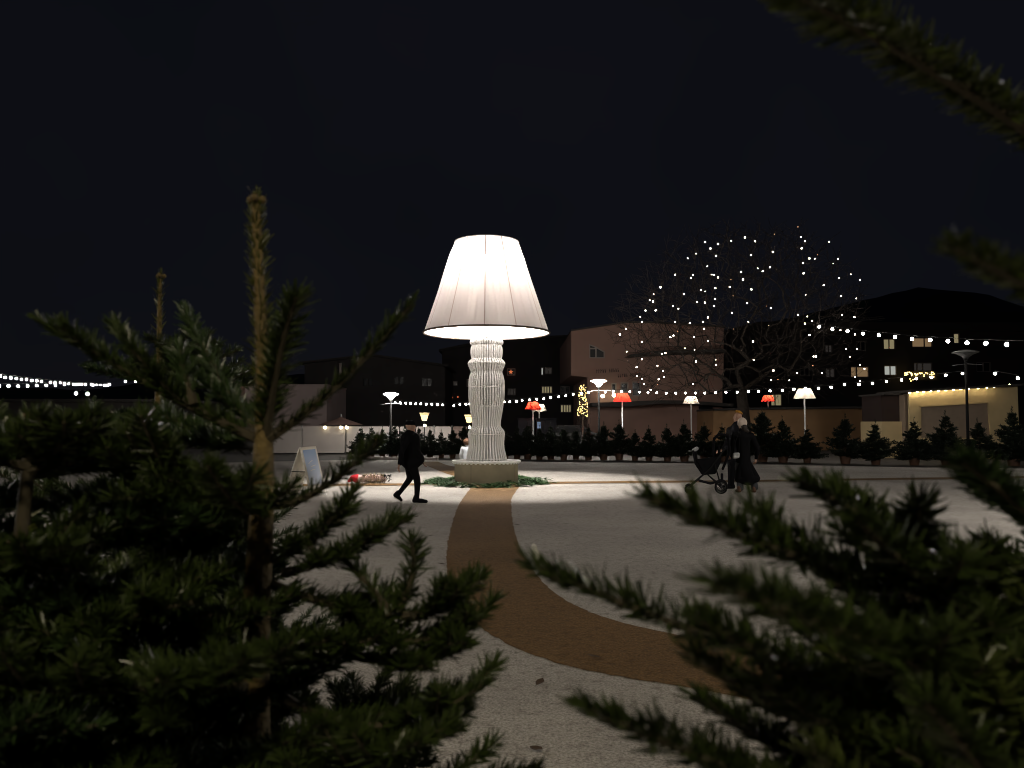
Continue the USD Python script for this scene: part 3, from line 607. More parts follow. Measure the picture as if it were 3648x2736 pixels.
class Fir:
    def __init__(s, label, root, top, seed, leader_mat='needle_y', r0=.018, mats=('needle', 'needle_b'), ln=.026, wd=.0023, dens=2700, group='young firs close to the camera'):
        s.rng = np.random.default_rng(seed); s.root, s.top = np.asarray(root, float), np.asarray(top, float)
        s.t = Thing('young_fir', label, 'fir tree', s.root, 0, group); s.mats, s.ln, s.wd, s.dens = mats, ln, wd, dens
        s.r0 = r0
    def pos(s, z):
        u = (z - s.root[2]) / (s.top[2] - s.root[2]); return s.root + (s.top - s.root) * u + np.array([.006 * math.sin(9 * z), .006 * math.cos(7 * z), 0])
    def trunk(s, zlead, leader=True, wood='bark_light', lead_ang=31, lead_mat='needle_y', lead_dens=3000):
        zs = np.linspace(s.root[2], s.top[2], 22); pts = [s.pos(z) for z in zs]
        rr = np.interp(zs, [zs[0], zlead - .35, zlead, zlead + .02, zs[-1]], [s.r0, s.r0 * .68, s.r0 * .46, s.r0 * .36, s.r0 * .20])
        tp = s.t.part('trunk', tube(pts, rr, 9), wood, world=True, smooth=50)
        if leader:
            ax = np.array([s.pos(z) for z in np.linspace(zlead, s.top[2], 10)])
            nd = shoot_needles(ax, lead_dens, s.ln * 1.1, s.wd, lead_ang, s.rng, flat=0)
            s.t.part('leader_needles', nd, lead_mat, world=True, parent=tp)
            bp = np.repeat(ax[-1:], 26, 0); dd = s.rng.normal(0, .5, (26, 3)) + [0, 0, 1.0]
            s.t.part('leader_bud', cat([ball(ax[-1] + [dx, dy, .002], .0055, 1) for dx, dy in ((0, 0), (.008, .002), (-.007, .003), (.001, -.008))]), 'bark_light', world=True, parent=tp, smooth=True)
        # sparse needles down the trunk below
        ax = np.array([s.pos(z) for z in np.linspace(max(s.root[2], zlead - .55), zlead, 10)])
        s.t.part('trunk_needles', shoot_needles(ax, 420, s.ln * .8, s.wd, 40, s.rng, flat=0), 'needle_y', world=True, parent=tp)
    def branch(s, a, tip, bow=.04, lat=5, latlen=.14, ang=52, m=None, dens=None, ln=None, tuft=True, spread=50):
        rng = s.rng; a, tip = np.asarray(a, float), np.asarray(tip, float); L = np.linalg.norm(tip - a)
        ctl = (a + tip) / 2 + np.array([0, 0, -bow]) + rng.normal(0, .012, 3)
        ax = bez(a, ctl, tip, 14); dens, ln = dens or s.dens, ln or s.ln
        wood = [tube(ax, np.linspace(.0055 + .006 * L, .0018, 14), 5)]; nd = [shoot_needles(ax[1:], dens, ln, s.wd, ang, rng)]
        tan0 = unit(tip - a); side = unit(np.cross(tan0, [0, 0, 1.0]) + 1e-6); upn = np.cross(side, tan0)
        for k in range(lat):
            u = .22 + .68 * (k + rng.uniform(0, .6)) / max(1, lat)
            p = ax[int(u * 13)]; tan = unit(ax[min(13, int(u * 13) + 1)] - ax[max(0, int(u * 13) - 1)])
            for sg in (-1, 1):
                if rng.random() < .12: continue
                th = math.radians(spread + rng.normal(0, 8)); sd = unit(side * sg + upn * rng.normal(.1, .25))
                d = unit(tan * math.cos(th) + sd * math.sin(th)); l = latlen * (1.15 - .7 * u) * rng.uniform(.7, 1.2)
                q = p + d * l
                if np.linalg.norm(q - CAM) < .30: continue
                c = bez(p, p + d * l * .5 + tan * l * .06, q + tan * l * .08 + np.array([0, 0, .01]), 7)
                wood.append(tube(c, np.linspace(.0028, .0015, 7), 4)); nd.append(shoot_needles(c, dens, ln, s.wd, ang, rng))
        w = s.t.part('branch', cat(wood), 'fir_wood', world=True)
        s.t.part('needles', cat(nd), m or s.mats[int(rng.integers(len(s.mats)))], world=True, parent=w)
    def whorl(s, z, L, n, rise=.25, az0=0.0, lat=5, skip=None, **k):
        for i in range(n):
            az = az0 + 2 * np.pi * i / n + s.rng.normal(0, .12); l = L * s.rng.uniform(.85, 1.15)
            a = s.pos(z + s.rng.normal(0, .01)); tip = a + np.array([math.cos(az), math.sin(az), rise + s.rng.normal(0, .06)]) * l
            if skip and skip(az, tip): continue
            mid = (a + tip) / 2
            if np.linalg.norm(tip - CAM) < .42 or np.linalg.norm(mid - CAM) < .42: continue
            s.branch(a, tip, bow=.05 * l, lat=lat, latlen=.42 * l, **k)

# the fir left of centre, about a metre away
Y1 = 1.0
root = at(955, 2050, Y1); root[2] = 0
f1 = Fir('young fir with a tall bare ochre leader, left of the giant lamp', root, at(922, 712, Y1), 11, r0=.029)
f1.root = root * [1, 1, 0] + [at(980, 2736, Y1)[0] - root[0], 0, 0]
f1.trunk(at(935, 1545, Y1)[2])
B1 = lambda a, t, **k: f1.branch(at(*a), at(*t), **k)
# upper whorl
B1((938, 1575, 1.0), (1462, 1085, .93), bow=.055, lat=0, latlen=.07, ang=30, m='needle', spread=20, dens=2300)
B1((948, 1570, 1.0), (1055, 1058, .90), bow=.0, lat=0, ang=44, m='needle', dens=3000, ln=.034)
B1((930, 1570, 1.0), (150, 1150, .92), bow=.03, lat=2, latlen=.10, ang=38, m='needle', spread=32)
B1((930, 1560, 1.0), (655, 1100, 1.12), bow=.02, lat=1, latlen=.08, ang=40)
B1((560, 1365, .965), (408, 1158, .98), bow=.0, lat=0, ang=34)
B1((690, 1440, .97), (640, 1240, 1.0), bow=.0, lat=0, ang=40)
B1((925, 1580, 1.0), (700, 1500, 1.22), bow=.02, lat=3, latlen=.10)
B1((930, 1580, 1.0), (600, 1560, 1.3), bow=.02, lat=4, latlen=.12)
# second whorl
B1((950, 1800, 1.0), (1345, 1575, .97), bow=.05, lat=0, latlen=.05, ang=42, m='needle', spread=28, dens=2300)
B1((935, 1790, 1.0), (690, 1735, 1.05), bow=.012, lat=1, latlen=.06, ang=34)
B1((935, 1760, 1.0), (560, 1690, .95), bow=.01, lat=3, latlen=.11)
B1((935, 1770, 1.0), (330, 1560, .90), bow=.04, lat=5, latlen=.14)
B1((940, 1790, 1.0), (740, 1660, .74), bow=.03, lat=2, latlen=.07)
B1((945, 1790, 1.0), (420, 1800, 1.25), bow=.03, lat=5, latlen=.16)
# third: dark shoots against the pale ground
B1((960, 1990, 1.0), (1270, 1742, .96), bow=.03, lat=1, latlen=.08, ang=50, m='needle', dens=2500)
B1((1010, 2040, .99), (1452, 1850, .95), bow=.03, lat=3, latlen=.09, ang=48, m='needle', dens=2300)
B1((1100, 1960, .97), (1240, 1810, .95), bow=.0, lat=0, ang=50, m='needle', dens=2600)
B1((970, 2080, 1.0), (1480, 2200, .93), bow=.03, lat=2, latlen=.10, ang=48, m='needle')
B1((1420, 2180, .94), (1462, 1925, .93), bow=.0, lat=0, ang=46, m='needle', dens=2800, ln=.026)
B1((1380, 2175, .94), (1240, 2010, .95), bow=.0, lat=0, ang=50, m='needle', dens=2400)
B1((1440, 2195, .93), (1712, 2065, .91), bow=.012, lat=2, latlen=.08, ang=46, m='needle', dens=2600)
B1((1300, 2260, .95), (1712, 2200, .90), bow=.02, lat=3, latlen=.09, ang=44, m='needle', dens=2500)
B1((1250, 2330, .95), (1665, 2305, .90), bow=.03, lat=3, latlen=.10, ang=44, m='needle', dens=2500)
B1((1000, 2350, 1.0), (1380, 2250, .88), bow=.03, lat=4, latlen=.12)
B1((1000, 2480, 1.0), (1720, 2440, .88), bow=.05, lat=4, latlen=.12, ang=46, m='needle', dens=2500)
B1((1000, 2620, 1.0), (1640, 2600, .88), bow=.05, lat=5, latlen=.14, m='needle')
B1((1000, 2760, 1.0), (1900, 2745, .86), bow=.03, lat=3, latlen=.14, m='needle')
B1((1000, 2800, 1.0), (1500, 2640, .75), bow=.03, lat=5, latlen=.14)
B1((985, 2300, 1.0), (560, 2420, .62), bow=.03, lat=5, latlen=.11, m='needle')
pxy = lambda p: (W / 2 + F * p[0] / max(.05, p[1]), 1505 - F * (p[2] - 1.6) / max(.05, p[1]))
wide = lambda az, tip: pxy(tip)[0] > np.interp(pxy(tip)[1], [1500, 2050, 2450, 2740, 3300], [1250, 1400, 1480, 1560, 1800])
front = lambda az, tip: tip[1] < .9 and abs(tip[0] / tip[1] + .30) < .17
right_ok = lambda az, tip: math.cos(az) > .1 or front(az, tip)
fw = lambda az, tip: front(az, tip) or wide(az, tip)
for z, L, n, a0 in [(1.36, .34, 6, .9), (1.27, .36, 6, .1), (1.18, .42, 7, .2), (1.06, .46, 7, .55), (.95, .50, 8, .0), (.80, .58, 8, .4), (.60, .64, 7, .2)]:
    f1.whorl(z, L, n, rise=.22, az0=a0, lat=6, skip=(right_ok if z > 1.25 else (fw if z > .9 else wide)))

# second fir behind it at left, its thin leader standing free
f2 = Fir('young fir with a thin upright leader, at left behind the nearest fir', at(500, 1505, 1.9) * [1, 1, 0], at(578, 985, 1.9), 12, r0=.02)
f2.trunk(at(540, 1330, 1.9)[2], lead_ang=16, lead_dens=2600)
for (a, t) in [((545, 1345, 1.9), (690, 1255, 1.85)), ((545, 1350, 1.9), (800, 1330, 1.7)), ((540, 1350, 1.9), (430, 1285, 1.95)), ((540, 1350, 1.9), (650, 1280, 2.2))]:
    f2.branch(at(*a), at(*t), bow=.03, lat=3, latlen=.11, ang=42)
for z, L, n, a0 in [(1.66, .34, 6, .2), (1.53, .42, 6, .6), (1.38, .5, 6, .1), (1.26, .58, 7, .3), (1.15, .66, 8, .5), (1.0, .74, 8, .0), (.8, .8, 7, .3), (.55, .8, 7, .6)]:
    f2.whorl(z, L, n, rise=.2, az0=a0, lat=6, dens=1700, skip=lambda az, tip: ((tip[0] / tip[1]) > -.29 and tip[1] < 2.6) or (pxy(tip)[0] < 420 and pxy(tip)[1] < 1470))

# third fir, far left and near
f3 = Fir('dense young fir filling the lower left corner', at(60, 1505, .95) * [1, 1, 0], at(90, 1490, .95), 13, r0=.016)
f3.trunk(at(60, 1640, .95)[2], wood='fir_wood', lead_ang=35, lead_mat='needle')
for z, L, n, a0 in [(1.55, .16, 6, 0), (1.44, .24, 6, .2), (1.34, .30, 6, .6), (1.28, .36, 7, .1), (1.18, .42, 8, .3), (1.07, .46, 8, .5), (.95, .5, 8, .0), (.82, .52, 8, .3)]:
    f3.whorl(z, L, n, rise=.22, az0=a0, lat=6)

# big fir at right, its trunk outside the picture, tips reaching in
rt_ = np.array([.62, .78, 0])
f4 = Fir('larger fir reaching in from the right edge with blurred tips', rt_, rt_ + [0, 0, 2.5], 14, r0=.03, mats=('needle_o', 'needle'), ln=.027, wd=.0027, dens=2500)
f4.trunk(2.1, wood='fir_wood')
def B4(tip, za, **k): f4.branch(f4.pos(za), at(*tip), **k)
B4((1890, 2015, .56), 1.28, bow=.05, lat=4, latlen=.10, ang=55, m='needle')
B4((2310, 1775, .52), 1.36, bow=.02, lat=4, latlen=.10, ang=52, m='needle')
B4((2855, 1715, .60), 1.40, bow=.02, lat=4, latlen=.10, m='needle')
B4((3430, 1645, .55), 1.42, bow=.01, lat=2, latlen=.08, ang=50, m='needle_b', dens=2500)
B4((2100, 2530, .46), 1.12, bow=.03, lat=4, latlen=.10, m='needle')
B4((2490, 2490, .60), 1.10, bow=.03, lat=5, latlen=.12, m='needle')
B4((2560, 2080, .36), 1.30, bow=.02, lat=4, latlen=.08)
B4((2480, 2345, .50), 1.17, bow=.03, lat=4, latlen=.09)
B4((2720, 2430, .48), 1.13, bow=.03, lat=5, latlen=.10)
B4((2950, 2060, .55), 1.26, bow=.02, lat=6, latlen=.12)
B4((2480, 2200, .46), 1.22, bow=.03, lat=2, latlen=.08)
B4((3050, 1850, .50), 1.32, bow=.02, lat=6, latlen=.10)
B4((3000, 2250, .50), 1.20, bow=.02, lat=6, latlen=.12)
B4((2900, 2680, .46), 1.05, bow=.02, lat=6, latlen=.12)
B4((3300, 2500, .42), 1.10, bow=.02, lat=6, latlen=.12)
B4((2560, 2700, .62), 1.02, bow=.02, lat=5, latlen=.12)
B4((3250, 1990, .66), 1.33, bow=.02, lat=6, latlen=.13)
B4((2760, -60, .42), 1.83, bow=.0, lat=0, ang=46, dens=3600, m='needle_o', ln=.027)
B4((3400, 880, .33), 1.69, bow=.0, lat=0, ang=36, m='needle_o', ln=.018, dens=3000)
for z, L, n, a0 in [(1.25, .36, 7, .3), (1.1, .44, 8, .1), (.95, .5, 8, .5), (.75, .55, 8, .2)]:
    f4.whorl(z, L, n, rise=.18, az0=a0, lat=6, skip=lambda az, tip: tip[1] < .1 or pxy(tip)[0] < 2750)

# the row of potted spruces along the back of the court
def make_spruce(seed, label, loc, h, rotz):
    rng = np.random.default_rng(seed)
    t = Thing('potted_spruce', label, 'spruce', loc, rotz, 'potted spruces along the back of the court', None, h / 1.6)
    t.part('pot', lathe([(.10, 0), (.15, 0), (.185, .24), (.20, .24), (.20, .28), (.17, .28), (.16, .25), (0, .25)], 14), 'pot', smooth=35)
    t.part('trunk', tube([(0, 0, .22), (.01, 0, .9), (0, .01, 1.6)], [.022, .014, .004], 6), 'bark')
    wood, nd = [], []
    for i in range(88):
        u = rng.uniform(0, 1) ** 1.15; z = .16 + 1.30 * u; az = i * 2.4 + rng.normal(0, .2); l = (.78 * (1 - u) ** 1.15 + .06) * rng.uniform(.55, 1.3)
        d = np.array([math.cos(az), math.sin(az), rng.uniform(.05, .5) + .25 * u]); a = np.array([0, 0, z]); tip = a + d * l
        ax = bez(a, (a + tip) / 2 - [0, 0, .05 * l], tip, 6); nd.append(shoot_needles(ax[1:], 100, .095, .026, 48, rng))
        wood.append(tube(ax, .004, 3, False))
        for sg in (-1, 1):
            for w in (.35, .55, .78):
                p = ax[int(w * 5)]; sd = np.array([-d[1], d[0], .15]) * sg; q = p + unit(d * .7 + sd) * l * .4
                nd.append(shoot_needles(np.linspace(p, q, 4), 100, .09, .026, 48, rng))
    lead = np.linspace([0, 0, 1.3], [.02, .01, 1.72], 6); nd.append(shoot_needles(lead, 110, .07, .016, 30, rng, flat=0))
    for az in rng.uniform(0, 6.28, 5): nd.append(shoot_needles(np.linspace([0, 0, 1.42], [.12 * math.cos(az), .12 * math.sin(az), 1.52], 4), 110, .06, .016, 40, rng))
    t.part('boughs', cat(wood), 'bark')
    t.part('foliage', cat(nd), 'needle_far')
    return t
row = [1285, 1322, 1362, 1404, 1446, 1492, 1532, 1572, 1612, 1652, 1692, 1800, 1842, 1880, 1922, 1962, 2008, 2052, 2096, 2150, 2206, 2262, 2312, 2378, 2438, 2508, 2575, 2640, 2716, 2790, 2876, 3012, 3120, 3258, 3374, 3488, 3612]
tops_y = {2716: 1462, 2790: 1492, 2876: 1525, 3012: 1487, 3120: 1507, 3258: 1497, 3374: 1476, 3488: 1500, 3612: 1462, 2378: 1520, 2438: 1505, 2508: 1512, 2312: 1524, 2206: 1506, 2150: 1512, 1285: 1522, 1322: 1520, 1362: 1526}
bx_ = np.array([b[0] for b in back]); protos = []
rr = random.Random(17)
ords = ['first', 'second', 'third', 'fourth', 'fifth', 'sixth', 'seventh', 'eighth', 'ninth', 'tenth', 'eleventh', 'twelfth', 'thirteenth', 'fourteenth', 'fifteenth', 'sixteenth', 'seventeenth', 'eighteenth', 'nineteenth', 'twentieth', 'twenty-first', 'twenty-second', 'twenty-third', 'twenty-fourth', 'twenty-fifth', 'twenty-sixth']
leftrow = [x for x in row if x < 1733]; rightrow = [x for x in row if x > 1733]
def spruce_label(x):
    if x < 1733:
        return f'potted spruce before the white fence, {ords[len(leftrow) - 1 - leftrow.index(x)]} left of the giant lamp'
    k = rightrow.index(x)
    if x >= 3200: return f'tall potted spruce before the beige kiosk, {ords[x and [3258, 3374, 3488, 3612].index(x)]} from its left end'
    if x >= 2640: return f'potted spruce before the ochre low building, {ords[[2640, 2716, 2790, 2876, 3012, 3120].index(x)]} right of the couple'
    return f'potted spruce in the back row, {ords[k]} right of the giant lamp'
for k, x in enumerate(row):
    yb = np.interp(x, [0, 1290, 1900, 2750, 3250, 3700], [1649, 1629, 1637, 1646, 1657, 1661]) + rr.uniform(-1.5, 1.5)
    g = ground(x, yb); yt = tops_y.get(x, 1518 + rr.uniform(-16, 22)); h = at(x, yt, g[1])[2]
    if k % 8 == 0 and len(protos) < 5: protos.append(make_spruce(100 + k, spruce_label(x), g, h, rr.uniform(0, 6)))
    else: copy_of(protos[rr.randrange(len(protos))], spruce_label(x), g, rr.uniform(0, 6.28), h / 1.6)

# slim tree wound with fairy lights
YS = 42.0
sl = Thing('slim_tree', 'slim upright tree wound with yellow fairy lights beside the brown hall', 'tree', at(2076, 1505, YS) * [1, 1, 0])
rs = np.random.default_rng(31); zt, xb = at(2076, 1372, YS)[2], at(2076, 1505, YS)[0]
sl.part('trunk', tube([(xb, YS, 0), (xb, YS, zt * .95)], [.07, .015], 6), 'bark', world=True)
tw = []
for k in range(46):
    z = rs.uniform(.6, zt * .86); az = rs.uniform(0, 6.28); l = rs.uniform(.5, 1.2); a = np.array([xb, YS, z]); tip = a + [.42 * math.cos(az), .42 * math.sin(az), l]; tip[2] = min(tip[2], zt + .1)
    tw.append(tube(bez(a, a + [.40 * math.cos(az), .40 * math.sin(az), l * .3], tip, 5), [.012, .010, .008, .006, .004], 4))
sl.part('branches', cat(tw), 'twig', world=True)
fl = Thing('fairy_lights', 'yellow fairy lights wound through the slim upright tree', 'fairy lights', at(2076, 1505, YS) * [1, 1, 0])
wire = []
for k in range(120):
    py = rs.uniform(1372, 1485); w = 11 + 10 * (py - 1372) / 113; px = 2076 + rs.uniform(-w, w); q = at(px, py, YS - .3 + rs.uniform(-.2, .25))
    fl.part('bulb', ball(q, .023, 0), 'fairy', world=True); wire.append(q)
wire.sort(key=lambda q: -q[2]); fl.part('wire', tube(wire, .003, 3), 'rubber', world=True)

# ================================================================ big bare tree hung with lights
TB = [(1493,117,1),(1325,170,1),(1113,193),(1017,217),(830,227),(1187,221),(920,241),(867,272),(764,308),(908,323),(703,342),(1157,320),(1313,296),(1515,189),(1543,221),(1718,223),(1520,271),(1575,343),(1615,344),(1633,316,1),(1530,377),(1779,347),(1748,379),(1534,450),(845,400),(614,459),(740,461),(728,482),(875,458),(893,463),(921,479),(1013,495,1),(1088,439),(1100,494),(1207,414),(1241,434),(1294,408),(1872,457),(1788,486),(1937,498),(1678,535),(1548,603),(1803,613),(1912,630),(508,550),(459,599),(431,643),(455,652),(800,570),(830,580),(902,557),(1004,547),(1160,565),(676,599),(1030,609,1),(900,634),(770,658),(827,660),(893,685),(598,685),(637,703),(1130,665),(1268,686,1),(1298,698),(401,717),(474,715),(365,762),(375,797),(1020,733),(848,766),(814,797),(614,797),(719,806),(819,846),(1137,800),(1288,827),(1035,849,1),(260,847),(217,888),(375,941),(267,1010),(632,865,1),(580,908),(602,896),(747,908),(849,934),(1172,938),(1575,892),(1493,747),(1561,759),(1594,790),(1543,810),(1811,748),(1898,764),(1798,857),(1901,887),(683,988),(752,998),(517,1027),(544,1021),(375,1066),(338,1122),(486,1113),(527,1148),(533,1193),(762,1081),(736,1120,1),(902,1070),(908,1106),(1176,1070),(1058,1134,1),(340,1188),(376,1205),(389,1242),(496,1209),(486,1246,1),(437,1284),(742,1241),(1318,1146),(1488,1165),(1606,1045),(1622,1045),(1600,1111,1),(1665,1165),(1840,991),(1916,991),(1864,1048),(1936,1106),(1970,1134),(1902,1194),(1937,1222),(1302,1216),(1350,1212,1),(1432,1217)]
YT = 42.0
rt3 = np.random.default_rng(41)
tb = at(2655, 1505, YT) * [1, 1, 0]
fork = at(2640, 1395, YT)
cc = at(2630, 1150, YT); ext = at(3080, 1150, YT)[0] - cc[0]; hz = at(2630, 800, YT)[2] - cc[2]
bulbs = []
for b_ in TB:
    px, py = 2100 + b_[0] * .4973, 750 + b_[1] * .4973
    q = at(px, py, YT); rel = 1 - min(1, ((q[0] - cc[0]) / (ext * 1.05)) ** 2 + ((q[2] - cc[2]) / (hz * 1.08)) ** 2)
    dy = -math.sqrt(max(0, rel)) * 3.6 * rt3.uniform(.2, 1.0)
    bulbs.append((at(px, py, YT + dy), len(b_) > 2))
bt = Thing('bare_tree', 'large bare deciduous tree hung with white lights right of the giant lamp', 'tree', tb)
pts = [b_[0] for b_ in bulbs]
while len(pts) < 1800:
    th, u = rt3.uniform(0, 2 * np.pi), rt3.uniform(-1, 1); r = rt3.uniform(.25, 1) ** .5; s_ = math.sqrt(1 - u * u)
    q = cc + np.array([ext * r * s_ * math.cos(th), 5.2 * r * s_ * math.sin(th), hz * r * u])
    if q[2] < fork[2] - .3 or (q[2] < fork[2] + 1.2 and abs(q[0] - fork[0]) < 1): continue
    pts.append(q)
pts = np.array(pts); d0 = np.linalg.norm(pts - fork, axis=1); pts = pts[np.argsort(d0)]
nodes = [fork]; par = [-1]; fdist = [0.0]
for q in pts:
    arr = np.array(nodes); d = np.linalg.norm(arr - q, axis=1)
    out_ = unit(q - fork); cosd = ((q - arr) / (d[:, None] + 1e-6)) @ out_
    cost = d + .35 * np.array(fdist) * .3 + np.where(cosd < .35, 2.0, 0) + np.where((arr[:, 2] > q[2] + .8), 1.5, 0)
    k = int(np.argmin(cost)); base_n = k
    p = nodes[k]; nseg = max(1, int(d[k] / .5)); prev = k
    for j in range(1, nseg + 1):
        w = p + (q - p) * j / nseg + (rt3.normal(0, .06, 3) if j < nseg else 0) + np.array([0, 0, .10 * math.sin(math.pi * j / nseg) * d[k] * .5])
        nodes.append(w); par.append(prev); fdist.append(fdist[prev] + np.linalg.norm(w - nodes[prev])); prev = len(nodes) - 1
nodes = np.array(nodes); par = np.array(par); load = np.zeros(len(nodes))
kids = np.zeros(len(nodes), int)
for i in range(len(nodes) - 1, 0, -1):
    if kids[i] == 0: load[i] += 1
    load[par[i]] += load[i]; kids[par[i]] += 1
rad = .0075 * load ** .5
pz_ = [tb, tb + [.0, 0, .5], (tb + fork) / 2 + [.08, 0, 0], fork]
bt.part('trunk', tube(pz_, [.46, .36, .30, .29], 12), 'bark_dark', world=True, smooth=60)
limb_m, twig_m = {}, []
def top_anc(i):
    while par[i] > 0 and load[par[i]] < 500: i = par[i]
    return i
for i in range(1, len(nodes)):
    a, b_ = nodes[par[i]], nodes[i]
    m_ = tube([a, b_], [min(rad[par[i]], rad[i] * 1.3), rad[i]], 5 if load[i] > 25 else 3, False)
    if load[i] > 25: limb_m.setdefault(top_anc(i), []).append(m_)
    else: twig_m.append(m_)
for k, ms in limb_m.items(): bt.part('limb', cat(ms), 'bark_dark', world=True)
# fine twigs at the ends
ends = np.where(load <= 4)[0]; ends = ends[ends > 0]
for i in rt3.choice(ends, min(9000, len(ends)), replace=False):
    d = unit(nodes[i] - nodes[par[i]])
    for _ in range(2):
        dd = unit(d + rt3.normal(0, .6, 3) + [0, 0, .15]); l = rt3.uniform(.3, .9)
        twig_m.append(tube([nodes[i], nodes[i] + dd * l * .5 + rt3.normal(0, .03, 3), nodes[i] + dd * l], [.012, .010, .007], 3, False))
bt.part('twigs', cat(twig_m), 'twig', world=True, kind='stuff')
tl = Thing('tree_lights', 'white light bulbs strung all through the large bare tree', 'string lights', tb)
for p_, dim in bulbs:
    tl.part('bulb', ball(p_, .030 if dim else rt3.uniform(.028, .043), 0 if dim else 1), 'treelight_dim' if dim else 'treelight', world=True, smooth=True)
cols = sorted(bulbs, key=lambda q: (round(q[0][0] / 1.1), q[0][2] * (1 if round(q[0][0] / 1.1) % 2 else -1)))
tl.part('wire', tube([q[0] for q in cols], .006, 3, False), 'rubber', world=True)

# ================================================================ lamp posts, festoons, small lamps
def street_lamp(label, loc, z, lit=True, rad=.38, glowing='street'):
    t = Thing('street_lamp', label, 'street lamp', np.array(loc) * [1, 1, 0], 0, 'street lamps round the court')
    t.part('pole', lathe([(.09, 0), (.09, .9), (.055, 1.0), (.045, z - .28), (.07, z - .26), (.07, z - .16), (0, z - .16)], 12), 'dark_metal' if lit else 'rubber', smooth=40)
    t.part('diffuser', lathe([(0, z - .17), (.09, z - .16), (.12, z - .10), (rad * .55, z - .01), (rad * .97, z + .07), (rad * .8, z + .115), (rad * .5, z + .14)], 28), glowing if lit else 'street_dim', smooth=40)
    t.part('cap', lathe([(rad * .5, z + .14), (rad * .52, z + .155), (rad * .3, z + .175), (0, z + .185)], 28), 'dark_metal', smooth=40)
    t.part('bracket', cat([tube([(0, 0, z - .36), (.55, -.1, z - .40)], .014, 6), tube([(0, 0, z - .36), (-.5, 0, z - .42)], .010, 6)]), 'grey_metal')
    return t
q = at(1393, 1410, 37); street_lamp('lit street lamp with a funnel head left of the giant lamp, festoon tied to it', q, q[2])
q = at(2133, 1363, 37); street_lamp('lit street lamp with a funnel head before the brown hall, festoon tied to it', q, q[2], rad=.39)
q = at(3440, 1262, 29.5); sd = street_lamp('unlit dark street lamp standing before the beige kiosk', q, q[2], lit=False, rad=.48)
# the lamps that stand round the rest of the court, outside the picture
street_lamp('lit street lamp at the left side of the court outside the picture', (-12.5, 7, 0), 5.6, rad=.5, glowing='street_side')
street_lamp('lit street lamp at the right side of the court outside the picture', (13, 9, 0), 5.6, rad=.5, glowing='street_side')
street_lamp('lit street lamp behind the firs outside the picture', (0.7, -6, 0), 7.0, rad=.45, glowing='street_rear')

def festoon(label, pts, r=.049, group='festoons of round bulbs over the court', sag=True, ends=()):
    t = Thing('festoon', label, 'string lights', np.array(pts[0]) * [1, 1, 0], 0, group)
    for p_ in pts:
        bp = t.part('bulb', ball(p_, r, 1), 'festoon', world=True, smooth=True)
        t.part('socket', tube([p_ + [0, 0, r * .9], p_ + [0, 0, r * 2.0]], r * .42, 6), 'rubber', world=True, parent=bp)
    line = ([np.array(e) for e in ends[:1]] if ends else []) + [p_ + [0, 0, r * 2.0] for p_ in pts] + ([np.array(e) for e in ends[1:]] if ends else [])
    t.part('cable', tube(line, .007, 4), 'rubber', world=True)
    return t
fa = [(1100 + x * .2712, 1380 + y * .2712) for x, y in [(1137, 202), (1200, 203), (1275, 208), (1337, 212), (1405, 216), (1473, 217), (1543, 221), (1615, 223), (1690, 227), (1760, 231), (1907, 243), (1985, 226), (2065, 222)]]
fb = [(1800 + x * .1507, 1230 + y * .1507) for x, y in [(103, 1338), (262, 1327), (397, 1302), (575, 1290), (744, 1277), (912, 1263), (1074, 1238), (1262, 1218), (1430, 1193), (1605, 1163), (1795, 1140), (1970, 1112)]]
mid = [(1672, 1439), (1691, 1437), (1711, 1436.5), (1733, 1435), (1755, 1434), (1777, 1433), (1797, 1432)]
festoon('festoon sagging behind the giant lamp between the two funnel street lamps', [at(x, y, 36.6) for x, y in fa + mid + fb])
fc = [(2050 + x * .2712, 1150 + y * .2712) for x, y in [(390, 910), (497, 902), (607, 903), (716, 907), (842, 910), (953, 918), (1070, 921), (1194, 924), (1318, 925), (1446, 922), (1578, 922), (1700, 922), (1842, 919), (1977, 915), (2124, 913)]]
fc += [(2450 + x * .3617, 1380 + y * .3617) for x, y in [(597, 43), (698, 37), (811, 35), (931, 30), (1046, 20), (1160, 14), (1290, 8), (1412, 0)]]
fc += [(2700 + x * .4286, 1100 + y * .4286) for x, y in [(720, 632), (840, 630), (953, 620), (1068, 605), (1195, 592), (1316, 582), (1440, 570), (1562, 552), (1700, 540)]]
festoon('festoon running right from the funnel street lamp to the unlit lamp by the kiosk', [at(x, y, 36.5 - 6.8 * (x - 2150) / 1290) for x, y in fc])
fd = [(3545, 1331), (3626, 1347)]
festoon('two-bulb end of a festoon at the right edge above the kiosk', [at(x, y, 29 - (x - 3440) * .02) for x, y in fd])
fe = [(2700 + x * .4286, 1100 + y * .4286) for x, y in [(510, 150), (620, 170), (745, 187), (873, 206), (1005, 219), (1140, 235), (1282, 252), (1432, 260), (1580, 270), (1738, 282), (1895, 288), (2067, 297)]] + [(3665, 1228), (3740, 1226), (3830, 1222)]
festoon('festoon stretching from the bare tree out to the right edge', [at(x, y, 38 - (x - 2900) * .017) for x, y in fe], r=.07)
fl1 = [(x * .226, 1280 + y * .226) for x, y in [(-75, 255), (5, 265), (83, 285), (170, 293), (258, 303), (338, 313), (418, 320), (500, 333), (580, 340), (653, 347), (793, 362), (867, 368), (950, 372), (1015, 383), (1085, 387), (1162, 394), (1240, 393), (1290, 393), (1345, 398), (1445, 398), (1525, 403), (1590, 405), (1650, 412), (1690, 415)]]
festoon('upper festoon dipping in from the left edge above the firs', [at(x, y, 24 + x * .03) for x, y in fl1], r=.042)
